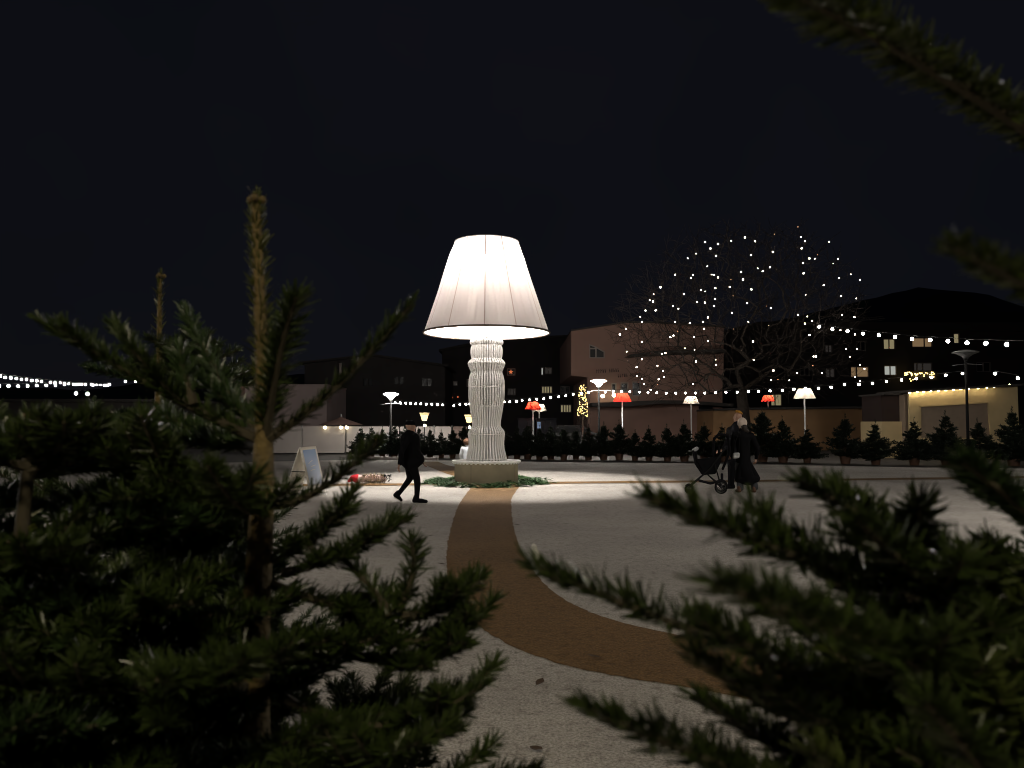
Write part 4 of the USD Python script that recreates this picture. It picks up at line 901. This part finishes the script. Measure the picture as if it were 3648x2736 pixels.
fl2 = [(x * .226, 1280 + y * .226) for x, y in [(-160, 428), (-10, 423), (135, 422), (285, 424), (434, 420), (580, 415), (730, 411), (875, 408), (1015, 396), (1200, 400), (1470, 408), (1730, 400), (1975, 352), (2140, 348)]] + [(560, 1347), (640, 1343), (720, 1338), (770, 1333), (808, 1330)]
festoon('lower festoon at the far left, ending at the white chimney', [at(x, y, 30 + x * .024) for x, y in fl2], r=.055)
festoon('pair of bulbs hanging low at left before the dark hill', [at(x, y, 40) for x, y in [(271, 1401.5), (312, 1403)]], r=.085)

def shade_lamp(label, px, ybot, Y, red):
    q = at(px, ybot, Y); z = q[2]
    t = Thing('lampshade_post', label, 'lamp', q * [1, 1, 0], 0, 'tall lampshade lamps behind the spruces')
    t.part('pole', tube([(0, 0, 0), (0, 0, z + .3)], .033, 8), 'white_metal', smooth=40)
    V = lathe([(.455, z), (.45, z + .03), (.27, z + .40), (.262, z + .42)], 32)
    n_ = meshkit.noise(V.vertices * [9, 9, 5], 3) - .5; V.vertices = V.vertices * (1 + .05 * n_[:, None] * [1, 1, 0])
    t.part('shade', V, 'red_cloth' if red else 'white_cloth', smooth=True)
    t.part('hem', tube([(.457 * math.cos(a), .457 * math.sin(a), z) for a in np.linspace(0, 6.2832, 33)], .012, 5, False), 'red_felt' if red else 'white_metal')
    t.part('bulb', ball((0, 0, z + .27), .06, 1), 'bulb_small', smooth=True)
    t.part('top_ring', tube([(.262 * math.cos(a), .262 * math.sin(a), z + .42) for a in np.linspace(0, 6.2832, 25)], .008, 5, False), 'dark_metal')
    return t
shade_lamp('red lampshade on a pole before the brown hall, beside the funnel street lamp', 2217, 1431, 39, True)
shade_lamp('small white lampshade on a pole left of the couple', 2462, 1438, 44, False)
shade_lamp('red lampshade on a pole half hidden by the bare tree', 2736, 1430, 52, True)
shade_lamp('large white lampshade on a pole over the ochre low building', 2866, 1419, 34, False)
shade_lamp('red lampshade just right of the giant lamp, overlapping a white one', 1899, 1459, 43, True)
shade_lamp('white lampshade partly behind the red one right of the giant lamp', 1921, 1464, 47, False)
q = at(2866, 1510, 33.9)
def lantern(label, px, ytop, Y):
    q = at(px, ytop, Y); z = q[2]; t = Thing('glass_lantern', label, 'lantern', q * [1, 1, 0], 0, 'warm lanterns over the fence')
    t.part('glass', lathe([(.11, z - .40), (.19, z - .12), (.225, z - .05)], 20), 'lantern', smooth=True)
    t.part('cap', lathe([(.235, z - .045), (.25, z - .02), (.22, z), (0, z + .01)], 20), 'kiosk', smooth=35)
    t.part('band', tube([(.21 * math.cos(a), .21 * math.sin(a), z - .10) for a in np.linspace(0, 6.2832, 21)], .012, 5, False), 'trim')
    t.part('flame', ball((0, 0, z - .30), .075, 1), 'lantern_hot', smooth=True)
    t.part('lower_light', ball((.03, -.05, z - .62), .07, 1), 'lantern_hot', smooth=True)
    t.part('pole', tube([(0, 0, 0), (0, 0, z - .4)], .03, 8), 'dark_metal')
lantern('warm lantern over the white fence beside the walking man', 1512, 1470, 38)
lantern('warm lantern half hidden by the lamp post sculpture at its left', 1671, 1476, 38)

# ================================================================ signboard, straw figure, leaves
ab = ground(1062, 1768); D = ab[1]; PX = D / F
Bd = Thing('signboard', 'white folding signboard with a pale blue poster standing on the court', 'signboard', ab)
def sheet(c, thick):
    """a slab from four corners (bottom left, bottom right, top right, top left)"""
    c = np.asarray(c, float); n = unit(np.cross(c[1] - c[0], c[3] - c[0])); v = np.vstack([c - n * thick / 2, c + n * thick / 2])
    f = [[0, 2, 1], [0, 3, 2], [4, 5, 6], [4, 6, 7]]
    for i in range(4): j = (i + 1) % 4; f += [[i, j, 4 + j], [i, 4 + j, 4 + i]]
    return trimesh.Trimesh(v, f, process=False)
def q4(c, u0, v0, u1, v1, off=0.0):
    c = np.asarray(c, float); n = unit(np.cross(c[1] - c[0], c[3] - c[0]))
    g = lambda u, v_: (c[0] * (1 - u) + c[1] * u) * (1 - v_) + (c[3] * (1 - u) + c[2] * u) * v_ + n * off
    return np.array([g(u0, v0), g(u1, v0), g(u1, v1), g(u0, v1)])
hA = 1.05
dirx = np.array([math.cos(-.62), math.sin(-.62), 0]); diry = np.array([.62 * math.cos(.95), .62 * math.sin(.95), 0])   # spread direction; width direction
apx = np.array([.03, 0, hA])
nearR = np.array([.34, -.28, 0]); nearL = np.array([-.30, -.02, 0])
wv = np.array([.22, .46, 0.02])
right = [nearR + [0, 0, .02], nearR + wv + [0, 0, .02], apx + wv, apx]
left = [nearL + [0, 0, .02], nearL + wv + [0, 0, .02], apx + wv + [-.02, 0, 0], apx + [-.02, 0, 0]]
Bd.part('front_leaf', sheet(right, .022), 'board_white')
Bd.part('back_leaf', sheet(left, .022), 'board_white')
ps = Bd.part('poster', sheet(q4(right, .10, .22, .90, .94, .0135 if np.cross(np.array(right[1]) - right[0], np.array(right[3]) - right[0])[1] < 0 else -.0135), .003), 'poster')
so = .018 if np.cross(np.array(right[1]) - right[0], np.array(right[3]) - right[0])[1] < 0 else -.018
for u0, v0, u1, v1 in [(.25, .64, .55, .71), (.38, .58, .70, .605), (.3, .5, .6, .52)]:
    c_ = q4(right, u0, v0, u1, v1, so); Bd.part('poster_stroke', tube([c_[0], (c_[0] + c_[2]) / 2 + [0, 0, .01], c_[2]], .009, 4), 'white_metal', parent=ps)
Bd.part('spreader', tube([(np.array(right[0]) + right[3]) / 2, (np.array(left[0]) + left[3]) / 2], .010, 5), 'dark_metal')
Bd.part('spreader', tube([(np.array(right[1]) + right[2]) / 2, (np.array(left[1]) + left[2]) / 2], .010, 5), 'dark_metal')
for c_ in (right, left):
    for e in (0, 1): Bd.part('leg', tube([np.array(c_[e]) - [0, 0, .02], np.array(c_[e]) + (np.array(c_[3 - e]) - c_[e]) * .12], .016, 5), 'white_metal')

sg = ground(1322, 1721); Sg = Thing('straw_figure', 'straw-tufted figure with a red cap lying on the court by the ochre strip', 'figure', sg)
r5 = np.random.default_rng(51)
def tufts(x0, x1, r, n, ln):
    x = r5.uniform(x0, x1, n); ph = r5.uniform(-.3, np.pi + .3, n); bp = np.stack([x, np.cos(ph) * r, .09 + np.sin(ph) * r], 1)
    d = np.stack([r5.normal(.2, .7, n), np.cos(ph), np.sin(ph)], 1) + r5.normal(0, .35, (n, 3)); bp[:, 2] = np.maximum(bp[:, 2], .01); d[bp[:, 2] < .04, 2] = abs(d[bp[:, 2] < .04, 2])
    return blades(bp, d, r5.uniform(.6, 1.2, n) * ln, .022, curl=-.3)
def blob(pts, rads):
    m_ = m3.Manifold()
    for (p0, r0), (p1, r1) in zip(zip(pts, rads), zip(pts[1:], rads[1:])):
        m_ = m_ + m3.Manifold.batch_hull([m3.Manifold.sphere(r0, 20).translate(tuple(map(float, p0))), m3.Manifold.sphere(r1, 20).translate(tuple(map(float, p1)))])
    return m_
def tm(m_, refine=None, it=0):
    if refine: m_ = m_.refine_to_length(refine)
    g = m_.to_mesh(); t = trimesh.Trimesh(g.vert_properties[:, :3], g.tri_verts, process=True)
    if it: trimesh.smoothing.filter_taubin(t, iterations=it)
    return t
Sg.part('body', tm(blob([(-.26, 0, .11), (.05, 0, .12), (.33, 0, .10)], [.09, .11, .08])), 'pink_pale', smooth=True)
Sg.part('straw', tufts(-.24, .34, .10, 420, .085), 'straw')
Sg.part('dark_end', tufts(.33, .52, .085, 150, .07), 'dark_tuft')
Sg.part('face', ball((-.30, -.01, .12), .10, 2), 'pink_pale', smooth=True)
Sg.part('cap', tm(blob([(-.38, 0, .12), (-.48, .0, .13), (-.60, .02, .05)], [.115, .08, .03])), 'red_felt', smooth=True)
lf = [(1842, 1871, 'beside the right edge of the ochre path'), (1574, 2011, 'at the left edge of the ochre path'), (1533, 1910, 'on the pale gravel left of the path'), (2018, 1868, 'on the pale gravel well right of the path'), (1923, 2434, 'on the near pale gravel below the path bend'), (2117, 2342, 'on the outer curve of the ochre path'), (1910, 2672, 'on the near pale gravel by the lower edge'), (1484, 1842, 'on the pale gravel below the walking man')]
for k, (px, py, w) in enumerate(lf):
    g = ground(px, py, .012); rz = rr.uniform(0, 6.28); s_ = .05
    v = np.array([[-1, 0, 0], [-.4, .42, .12], [.3, .5, .2], [1, 0, .3], [.3, -.5, .15], [-.4, -.42, .1], [0, 0, .02]]) * s_; v[:, 2] += .004
    R_ = trimesh.transformations.rotation_matrix(rz, [0, 0, 1])[:3, :3]
    m_ = trimesh.Trimesh(v @ R_.T + g, [[0, 6, 1], [1, 6, 2], [2, 6, 3], [3, 6, 4], [4, 6, 5], [5, 6, 0]], process=False)
    solo('fallen_leaf', m_, 'leaf', f'small dark fallen leaf {w}', 'leaf', 'fallen leaves')

# ================================================================ people
def figure(bones, J, refine=.035, it=6):
    m_ = m3.Manifold()
    for a, b_ in bones:
        (pa, ra), (pb, rb2) = J[a], J[b_]
        m_ = m_ + m3.Manifold.batch_hull([m3.Manifold.sphere(ra, 18).translate(tuple(map(float, pa))), m3.Manifold.sphere(rb2, 18).translate(tuple(map(float, pb)))])
    return tm(m_, refine, it)
def head_mesh(c, r, facing):
    f_ = unit(np.array([facing[0], facing[1], 0])); sd = np.array([-f_[1], f_[0], 0]); c = np.asarray(c, float)
    m_ = m3.Manifold.batch_hull([m3.Manifold.sphere(r * .98, 24).translate(tuple(c + f_ * -.01 + [0, 0, .03])), m3.Manifold.sphere(r * .62, 20).translate(tuple(c + f_ * .035 - [0, 0, .075]))])
    m_ = m_ + m3.Manifold.batch_hull([m3.Manifold.sphere(.012, 10).translate(tuple(c + f_ * (r * .93) + [0, 0, .02])), m3.Manifold.sphere(.018, 10).translate(tuple(c + f_ * (r * 1.04) - [0, 0, .02]))])
    for s_ in (-1, 1): m_ = m_ + m3.Manifold.batch_hull([m3.Manifold.sphere(.018, 10).translate(tuple(c + sd * s_ * r * .95 + [0, 0, .02])), m3.Manifold.sphere(.012, 10).translate(tuple(c + sd * s_ * r * .93 - [0, 0, .03]))])
    return m_
def hand(m_list, wrist, d, n_):
    """palm, four fingers of different length and a thumb leaving the side"""
    d, n_ = unit(d), unit(n_); s_ = np.cross(d, n_); w = np.asarray(wrist, float)
    sp = lambda p, r: m3.Manifold.sphere(r, 10).translate(tuple(map(float, p)))
    m_list.append(m3.Manifold.batch_hull([sp(w, .026), sp(w + d * .085 + s_ * .030, .013), sp(w + d * .085 - s_ * .030, .013)]))
    for k, L in zip((-.030, -.010, .010, .030), (.060, .075, .080, .070)):
        b0 = w + d * .085 + s_ * k; b1 = b0 + d * L * .55 + n_ * .012; b2 = b1 + d * L * .35 + n_ * .035
        m_list.append(m3.Manifold.batch_hull([sp(b0, .010), sp(b1, .0092)])); m_list.append(m3.Manifold.batch_hull([sp(b1, .0092), sp(b2, .008)]))
    t0 = w + d * .025 + s_ * .030; t1 = t0 + d * .035 + s_ * .025 + n_ * .01; t2 = t1 + d * .03 + n_ * .015
    m_list.append(m3.Manifold.batch_hull([sp(t0, .013), sp(t1, .011)])); m_list.append(m3.Manifold.batch_hull([sp(t1, .011), sp(t2, .009)]))
def shoe(heel, toe, up=(0, 0, 1)):
    heel, toe, up = np.asarray(heel, float), np.asarray(toe, float), np.asarray(up, float); sp = lambda p, r: m3.Manifold.sphere(r, 14).translate(tuple(map(float, p)))
    m_ = m3.Manifold.batch_hull([sp(heel + up * .045, .042), sp(heel * .45 + toe * .55 + up * .045, .045), sp(toe + up * .03, .030)])
    return m_ + m3.Manifold.batch_hull([sp(heel + up * .05, .042), sp(heel + up * .12 + (toe - heel) * .12, .045)])

# walking man, going right, x = along the picture
wm = ground(1478, 1791); PXw = wm[1] / F
def w3(px, py, dy=0.0): q = at(px, py, wm[1]); return np.array([q[0] - wm[0], dy, q[2]])
wk = Thing('person', 'man in a dark coat and cap walking right beside the giant lamp', 'person', wm)
J = dict(head=(w3(1462, 1520), .09), neck=(w3(1461, 1538), .06), chest=(w3(1461, 1570), .20), belly=(w3(1463, 1615), .20), hip=(w3(1463, 1652), .15),
         hl=(w3(1455, 1660, .08), .09), hr=(w3(1472, 1660, -.08), .10), kl=(w3(1459, 1706, .08), .065), kr=(w3(1489, 1712, -.09), .068), al=(w3(1415, 1765, .08), .042), ar=(w3(1487, 1778, -.09), .045),
         sl=(w3(1455, 1556, .19), .07), sr=(w3(1458, 1556, -.19), .075), el=(w3(1478, 1605, .27), .055), er=(w3(1438, 1606, -.27), .058), wl=(w3(1500, 1640, .22), .035), wr=(w3(1430, 1650, -.25), .036))
body_b = [('neck', 'chest'), ('chest', 'belly'), ('belly', 'hip'), ('hip', 'hl'), ('hip', 'hr'), ('hl', 'kl'), ('kl', 'al'), ('hr', 'kr'), ('kr', 'ar'), ('chest', 'sl'), ('chest', 'sr'), ('sl', 'el'), ('el', 'wl'), ('sr', 'er'), ('er', 'wr'), ('neck', 'head')]
def slim(J, s_): return {k: (p, max(.02, r - s_)) for k, (p, r) in J.items()}
Js = slim(J, .025)
mb = m3.Manifold()
for a, b_ in body_b: mb = mb + m3.Manifold.batch_hull([m3.Manifold.sphere(Js[a][1], 14).translate(tuple(Js[a][0])), m3.Manifold.sphere(Js[b_][1], 14).translate(tuple(Js[b_][0]))])
hl_ = [head_mesh(J['head'][0], .092, (1, .25))]; hand(hl_, J['wr'][0], (-.3, 0, -1), (.9, 0, -.2)); hand(hl_, J['wl'][0], (.3, 0, -1), (.8, 0, .2))
for x in hl_: mb = mb + x
wk.part('body', tm(mb), 'skin', smooth=True)
Jc = dict(J); Jc['hem1'] = (w3(1441, 1640), .11); Jc['hem2'] = (w3(1492, 1636), .12); Jc['hem3'] = (w3(1466, 1650, -.05), .16)
wk.part('coat', figure([('chest', 'sl'), ('chest', 'sr'), ('sl', 'el'), ('el', 'wl'), ('sr', 'er'), ('er', 'wr'), ('chest', 'belly'), ('belly', 'hem1'), ('belly', 'hem2'), ('belly', 'hem3'), ('hem1', 'hem3'), ('hem2', 'hem3'), ('neck', 'chest')], Jc, .04, 8), 'black_cloth', smooth=True)
wk.part('trousers', figure([('hip', 'hl'), ('hip', 'hr'), ('hl', 'kl'), ('kl', 'al'), ('hr', 'kr'), ('kr', 'ar')], J, .04, 5), 'black_cloth', smooth=True)
wk.part('cap', tm(m3.Manifold.sphere(.104, 24).scale((1.0, .92, .85)).translate(tuple(J['head'][0] + [0, 0, .045])).trim_by_plane((0, 0, 1), float(J['head'][0][2] + .035))), 'black_cloth', smooth=True)
fr_ = w3(1485, 1791, -.09); fr_[2] = .0
wk.part('shoe', tm(shoe(fr_ + [-.04, 0, .005], fr_ + [.20, 0, .005])), 'black_cloth', smooth=True)
hb, tb_ = w3(1402, 1772, .08), w3(1424, 1798, .08); tb_[2] = .03
up_ = unit(np.array([(tb_ - hb)[2] * -1, 0, (tb_ - hb)[0]]))
wk.part('shoe', tm(shoe(hb, tb_ - [0, 0, .01], up_)), 'black_cloth', smooth=True)
wk.part('sole', sheet([hb - [0, .04, 0], tb_ - [0, .045, 0], tb_ + [0, .045, 0], hb + [0, .04, 0]], .018), 'sole')

# the couple with the pushchair
cp = ground(2638, 1755); Dc = cp[1]
def c3(px, py, dy=0.0): q = at(px, py, Dc + dy); return np.array([q[0] - cp[0], dy, q[2]])
wo = Thing('person', 'woman in a long black coat and cream knit hat seen from behind, beside the pushchair', 'person', cp)
J = dict(head=(c3(2644, 1512), .09), neck=(c3(2643, 1528), .06), chest=(c3(2645, 1560), .16), belly=(c3(2648, 1610), .15), hip=(c3(2648, 1650), .17), hl=(c3(2634, 1662), .10), hr=(c3(2668, 1662), .10),
         kl=(c3(2636, 1710), .075), kr=(c3(2685, 1710), .078), al=(c3(2638, 1745), .055), ar=(c3(2690, 1745), .055), sl=(c3(2618, 1550), .075), sr=(c3(2676, 1552), .075), el=(c3(2608, 1600, .08), .06), er=(c3(2700, 1600, .05), .06), wl=(c3(2606, 1625, .3), .036), wr=(c3(2694, 1632, .16), .036))
Js = slim(J, .025); mb = m3.Manifold()
for a, b_ in body_b: mb = mb + m3.Manifold.batch_hull([m3.Manifold.sphere(Js[a][1], 14).translate(tuple(Js[a][0])), m3.Manifold.sphere(Js[b_][1], 14).translate(tuple(Js[b_][0]))])
hl_ = [head_mesh(J['head'][0], .092, (-.2, 1))]; hand(hl_, J['wl'][0], (-.2, 1, -.2), (0, -.2, -1)); hand(hl_, J['wr'][0], (0, .5, -1), (-1, 0, 0))
for x in hl_: mb = mb + x
wo.part('body', tm(mb), 'skin', smooth=True)
Jc = dict(J); Jc['h1'] = (c3(2632, 1708), .09); Jc['h2'] = (c3(2692, 1704), .10); Jc['h3'] = (c3(2668, 1706, .10), .14); Jc['h4'] = (c3(2666, 1708, -.08), .14)
wo.part('coat', figure([('neck', 'chest'), ('chest', 'sl'), ('chest', 'sr'), ('sl', 'el'), ('el', 'wl'), ('sr', 'er'), ('er', 'wr'), ('chest', 'belly'), ('belly', 'hip'), ('hip', 'h1'), ('hip', 'h2'), ('hip', 'h3'), ('hip', 'h4'), ('h1', 'h4'), ('h2', 'h4'), ('h1', 'h3'), ('h2', 'h3')], Jc, .04, 8), 'black_cloth', smooth=True)
Jt = dict(J); Jt['al'] = (c3(2637, 1738), .078); Jt['ar'] = (c3(2688, 1736), .082)
wo.part('trousers', figure([('hip', 'hl'), ('hip', 'hr'), ('hl', 'kl'), ('kl', 'al'), ('hr', 'kr'), ('kr', 'ar')], Jt, .04, 4), 'grey_cloth', smooth=True)
hm = m3.Manifold.sphere(.112, 24).scale((.98, 1.0, 1.12)).translate(tuple(J['head'][0] + [0, -.005, .035])).trim_by_plane((0, 0, 1), float(J['head'][0][2] - .075))
wo.part('knit_hat', tm(hm), 'cream', smooth=True)
wo.part('hair', tm(blob([J['head'][0] + [.02, -.06, -.06], c3(2652, 1530, -.06), c3(2663, 1536, -.05)], [.075, .06, .035])), 'hair', smooth=True)
for px in (2634, 2688):
    b0 = c3(px, 1755, -.06); b0[2] = 0; wo.part('shoe', tm(shoe(b0 + [0, .0, .003], b0 + [-.01, .20, .003])), 'hair_brown', smooth=True)
bag = Thing('handbag', 'small grey handbag hanging at the side of the woman in the long coat', 'bag', cp + c3(2622, 1622, -.16) * [1, 1, 0])
b0 = c3(2622, 1622, -.16); bag.part('pouch', tm(blob([(-.045, 0, b0[2] - .05), (.045, 0, b0[2] - .03), (.05, .0, b0[2] + .03), (-.04, 0, b0[2] + .02), (-.045, 0, b0[2] - .05)], [.035] * 5)), 'strap', smooth=True)
bag.part('strap', tube([(-.04, 0, b0[2] + .04), (0, .05, b0[2] + .30), (.12, .06, b0[2] + .55), (.06, 0, b0[2] + .04)], .008, 5), 'rubber')

mg = ground(2604, 1741); Dm = mg[1]
def g3(px, py, dy=0.0): q = at(px, py, Dm + dy); return np.array([q[0] - mg[0], dy, q[2]])
mn = Thing('person', 'man in a dark jacket and mustard knit hat pushing the pushchair', 'person', mg)
J = dict(head=(g3(2628, 1487), .092), neck=(g3(2627, 1504), .062), chest=(g3(2618, 1540), .17), belly=(g3(2614, 1595), .155), hip=(g3(2612, 1640), .155), hl=(g3(2606, 1648, .08), .10), hr=(g3(2616, 1650, -.06), .10),
         kl=(g3(2604, 1695, .14), .07), kr=(g3(2608, 1696, -.08), .07), al=(g3(2600, 1728, .2), .048), ar=(g3(2607, 1730, -.06), .048), sl=(g3(2600, 1532, .10), .08), sr=(g3(2634, 1532, -.10), .08), el=(g3(2590, 1580, .16), .06), er=(g3(2600, 1585, -.14), .06), wl=(g3(2574, 1602, .10), .036), wr=(g3(2574, 1606, -.14), .036))
Js = slim(J, .025); mb = m3.Manifold()
for a, b_ in body_b: mb = mb + m3.Manifold.batch_hull([m3.Manifold.sphere(Js[a][1], 14).translate(tuple(Js[a][0])), m3.Manifold.sphere(Js[b_][1], 14).translate(tuple(Js[b_][0]))])
hl_ = [head_mesh(J['head'][0], .094, (-1, .3))]; hand(hl_, J['wl'][0], (-1, 0, -.1), (0, 0, -1)); hand(hl_, J['wr'][0], (-1, 0, -.1), (0, 0, -1))
for x in hl_: mb = mb + x
mn.part('body', tm(mb), 'skin', smooth=True)
mn.part('jacket', figure([('neck', 'chest'), ('chest', 'sl'), ('chest', 'sr'), ('sl', 'el'), ('el', 'wl'), ('sr', 'er'), ('er', 'wr'), ('chest', 'belly'), ('belly', 'hip')], J, .04, 6), 'dark_cloth', smooth=True)
mn.part('trousers', figure([('hip', 'hl'), ('hip', 'hr'), ('hl', 'kl'), ('kl', 'al'), ('hr', 'kr'), ('kr', 'ar')], J, .04, 4), 'black_cloth', smooth=True)
hm = m3.Manifold.sphere(.116, 24).scale((1.0, .95, 1.15)).translate(tuple(J['head'][0] + [.01, 0, .045])).trim_by_plane((.35, 0, 1), float(J['head'][0][2] + J['head'][0][0] * .35 + .01))
mn.part('knit_hat', tm(hm), 'mustard', smooth=True)
for px, dy in ((2598, .2), (2606, -.06)):
    b0 = g3(px, 1741, dy); b0[2] = 0; mn.part('shoe', tm(shoe(b0 + [.05, 0, .003], b0 + [-.19, 0, .003])), 'black_cloth', smooth=True)

# pushchair facing left
pg = ground(2530, 1760); Dp_ = pg[1]
def p3(px, py, dy=0.0): q = at(px, py, Dp_ + .25 + dy); return np.array([q[0] - pg[0], .25 + dy, q[2]])
pc = Thing('pushchair', 'black pushchair facing left, pushed by the couple', 'pushchair', pg)
def wheel(c, r, dy):
    an = np.linspace(0, 2 * np.pi, 25); tp = pc.part('wheel', tube([c + [r * math.cos(a), 0, r * math.sin(a)] for a in an], .020, 6, False), 'rubber', smooth=True)
    pc.part('rim', tube([c + [(r - .028) * math.cos(a), 0, (r - .028) * math.sin(a)] for a in an], .008, 5, False), 'dark_metal', parent=tp)
    pc.part('spokes', cat([tube([c, c + [(r - .02) * math.cos(a), 0, (r - .02) * math.sin(a)]], .007, 4) for a in np.linspace(0, 2 * np.pi, 6)[:-1]] + [ball(c, .03, 1)]), 'dark_metal', parent=tp)
for dy in (-.27, .27):
    c_ = p3(2569, 1742, dy); c_[2] = .15; wheel(c_, .13, dy)
    c_ = p3(2455, 1742, dy * .75); c_[2] = .10; wheel(c_, .085, dy)
    fr = c_ + [0, 0, .0]
    rw = p3(2569, 1742, dy); rw[2] = .15
    pc.part('frame_tube', tube([p3(2582, 1598, dy * .9), p3(2530, 1670, dy * .9), fr + [.02, 0, .06]], .017, 6), 'rubber')
    pc.part('frame_tube', tube([rw, p3(2520, 1690, dy * .9)], .016, 6), 'rubber')
    pc.part('frame_tube', tube([rw, p3(2545, 1650, dy * .9)], .014, 6), 'rubber')
pc.part('handle', tube([p3(2582, 1598, -.24), p3(2583, 1597, 0), p3(2582, 1598, .24)], .016, 6), 'rubber')
def loft(sections):
    """hull chain between boxes' corner balls, for soft upholstered shapes"""
    m_ = m3.Manifold()
    for s0, s1 in zip(sections, sections[1:]):
        m_ = m_ + m3.Manifold.batch_hull([m3.Manifold.sphere(.03, 10).translate(tuple(map(float, p_))) for p_ in s0 + s1])
    return m_
sec = lambda px, py, w: [p3(px, py, -w), p3(px, py, w)]
pc.part('seat', tm(loft([sec(2478, 1612, .17), sec(2484, 1660, .19), sec(2506, 1688, .2), sec(2546, 1684, .2), sec(2566, 1640, .2), sec(2560, 1590, .18)]), .06, 3), 'black_cloth', smooth=True)
pc.part('seat_side', tm(m3.Manifold.batch_hull([m3.Manifold.sphere(.03, 10).translate(tuple(map(float, p3(x, y, w)))) for x, y in ((2484, 1640), (2508, 1684), (2544, 1680), (2562, 1630)) for w in (-.2, -.16)])), 'black_cloth', smooth=True)
pc.part('foot_cover', tm(loft([sec(2470, 1606, .14), sec(2478, 1650, .18), sec(2502, 1686, .19)]), .06, 3), 'dark_cloth', smooth=True)
pc.part('hood', tm(loft([sec(2540, 1625, .2), sec(2544, 1562, .2), sec(2562, 1546, .2), sec(2594, 1552, .2), sec(2600, 1610, .2), sec(2575, 1670, .2)]), .06, 3), 'black_cloth', smooth=True)
pc.part('reflector', tube([p3(2454, 1607, -.1), p3(2472, 1606, -.02)], .012, 5), 'strap'); pc.part('bumper_bar', tm(blob([p3(2472, 1604, -.12), p3(2482, 1598, .1)], [.045, .045])), 'strap', smooth=True)
pc.part('basket', tm(loft([sec(2492, 1712, .16), sec(2530, 1722, .18), sec(2572, 1712, .18), sec(2572, 1690, .18)]), .06, 2), 'dark_cloth', smooth=True)

# child standing behind the lamp, pale jacket
ch = np.array([at(1664, 1505, 22.6)[0], 22.6, 0]); ck = 22.6 / F
kid = Thing('person', 'child in a pale grey jacket half hidden behind the lamp base', 'person', ch)
J = dict(head=((.0, 0, 1.03), .082), neck=((0, 0, .93), .05), chest=((0, 0, .80), .13), belly=((0, 0, .62), .125), hip=((0, 0, .52), .13), hl=((-.06, 0, .50), .08), hr=((.06, 0, .50), .08), kl=((-.07, 0, .28), .06), kr=((.07, 0, .28), .06), al=((-.07, 0, .07), .045), ar=((.07, 0, .07), .045),
         sl=((-.12, 0, .86), .06), sr=((.12, 0, .86), .06), el=((-.17, .02, .68), .055), er=((.17, .02, .68), .055), wl=((-.17, .1, .54), .035), wr=((.17, .1, .54), .035))
J = {k: (np.array(p_), r) for k, (p_, r) in J.items()}
Js = slim(J, .02); mb = m3.Manifold()
for a, b_ in body_b: mb = mb + m3.Manifold.batch_hull([m3.Manifold.sphere(Js[a][1], 14).translate(tuple(Js[a][0])), m3.Manifold.sphere(Js[b_][1], 14).translate(tuple(Js[b_][0]))])
hl_ = [head_mesh(J['head'][0], .085, (.4, .9))]; hand(hl_, J['wl'][0], (0, .3, -1), (1, 0, 0)); hand(hl_, J['wr'][0], (0, .3, -1), (-1, 0, 0))
for x in hl_: mb = mb + x
kid.part('body', tm(mb), 'skin', smooth=True)
kid.part('jacket', figure([('neck', 'chest'), ('chest', 'sl'), ('chest', 'sr'), ('sl', 'el'), ('el', 'wl'), ('sr', 'er'), ('er', 'wr'), ('chest', 'belly'), ('belly', 'hip')], J, .04, 5), 'pale_jacket', smooth=True)
kid.part('trousers', figure([('hip', 'hl'), ('hip', 'hr'), ('hl', 'kl'), ('kl', 'al'), ('hr', 'kr'), ('kr', 'ar')], J, .04, 4), 'dark_cloth', smooth=True)
kid.part('hair', tm(m3.Manifold.sphere(.098, 24).scale((1, 1.02, 1.05)).translate((-.006, -.03, 1.045)).trim_by_plane((0, -1, .25), .20)), 'hair_brown', smooth=True)
for sx in (-.07, .07): kid.part('shoe', tm(shoe(np.array([sx, -.05, .003]), np.array([sx, .12, .003]))), 'black_cloth', smooth=True)
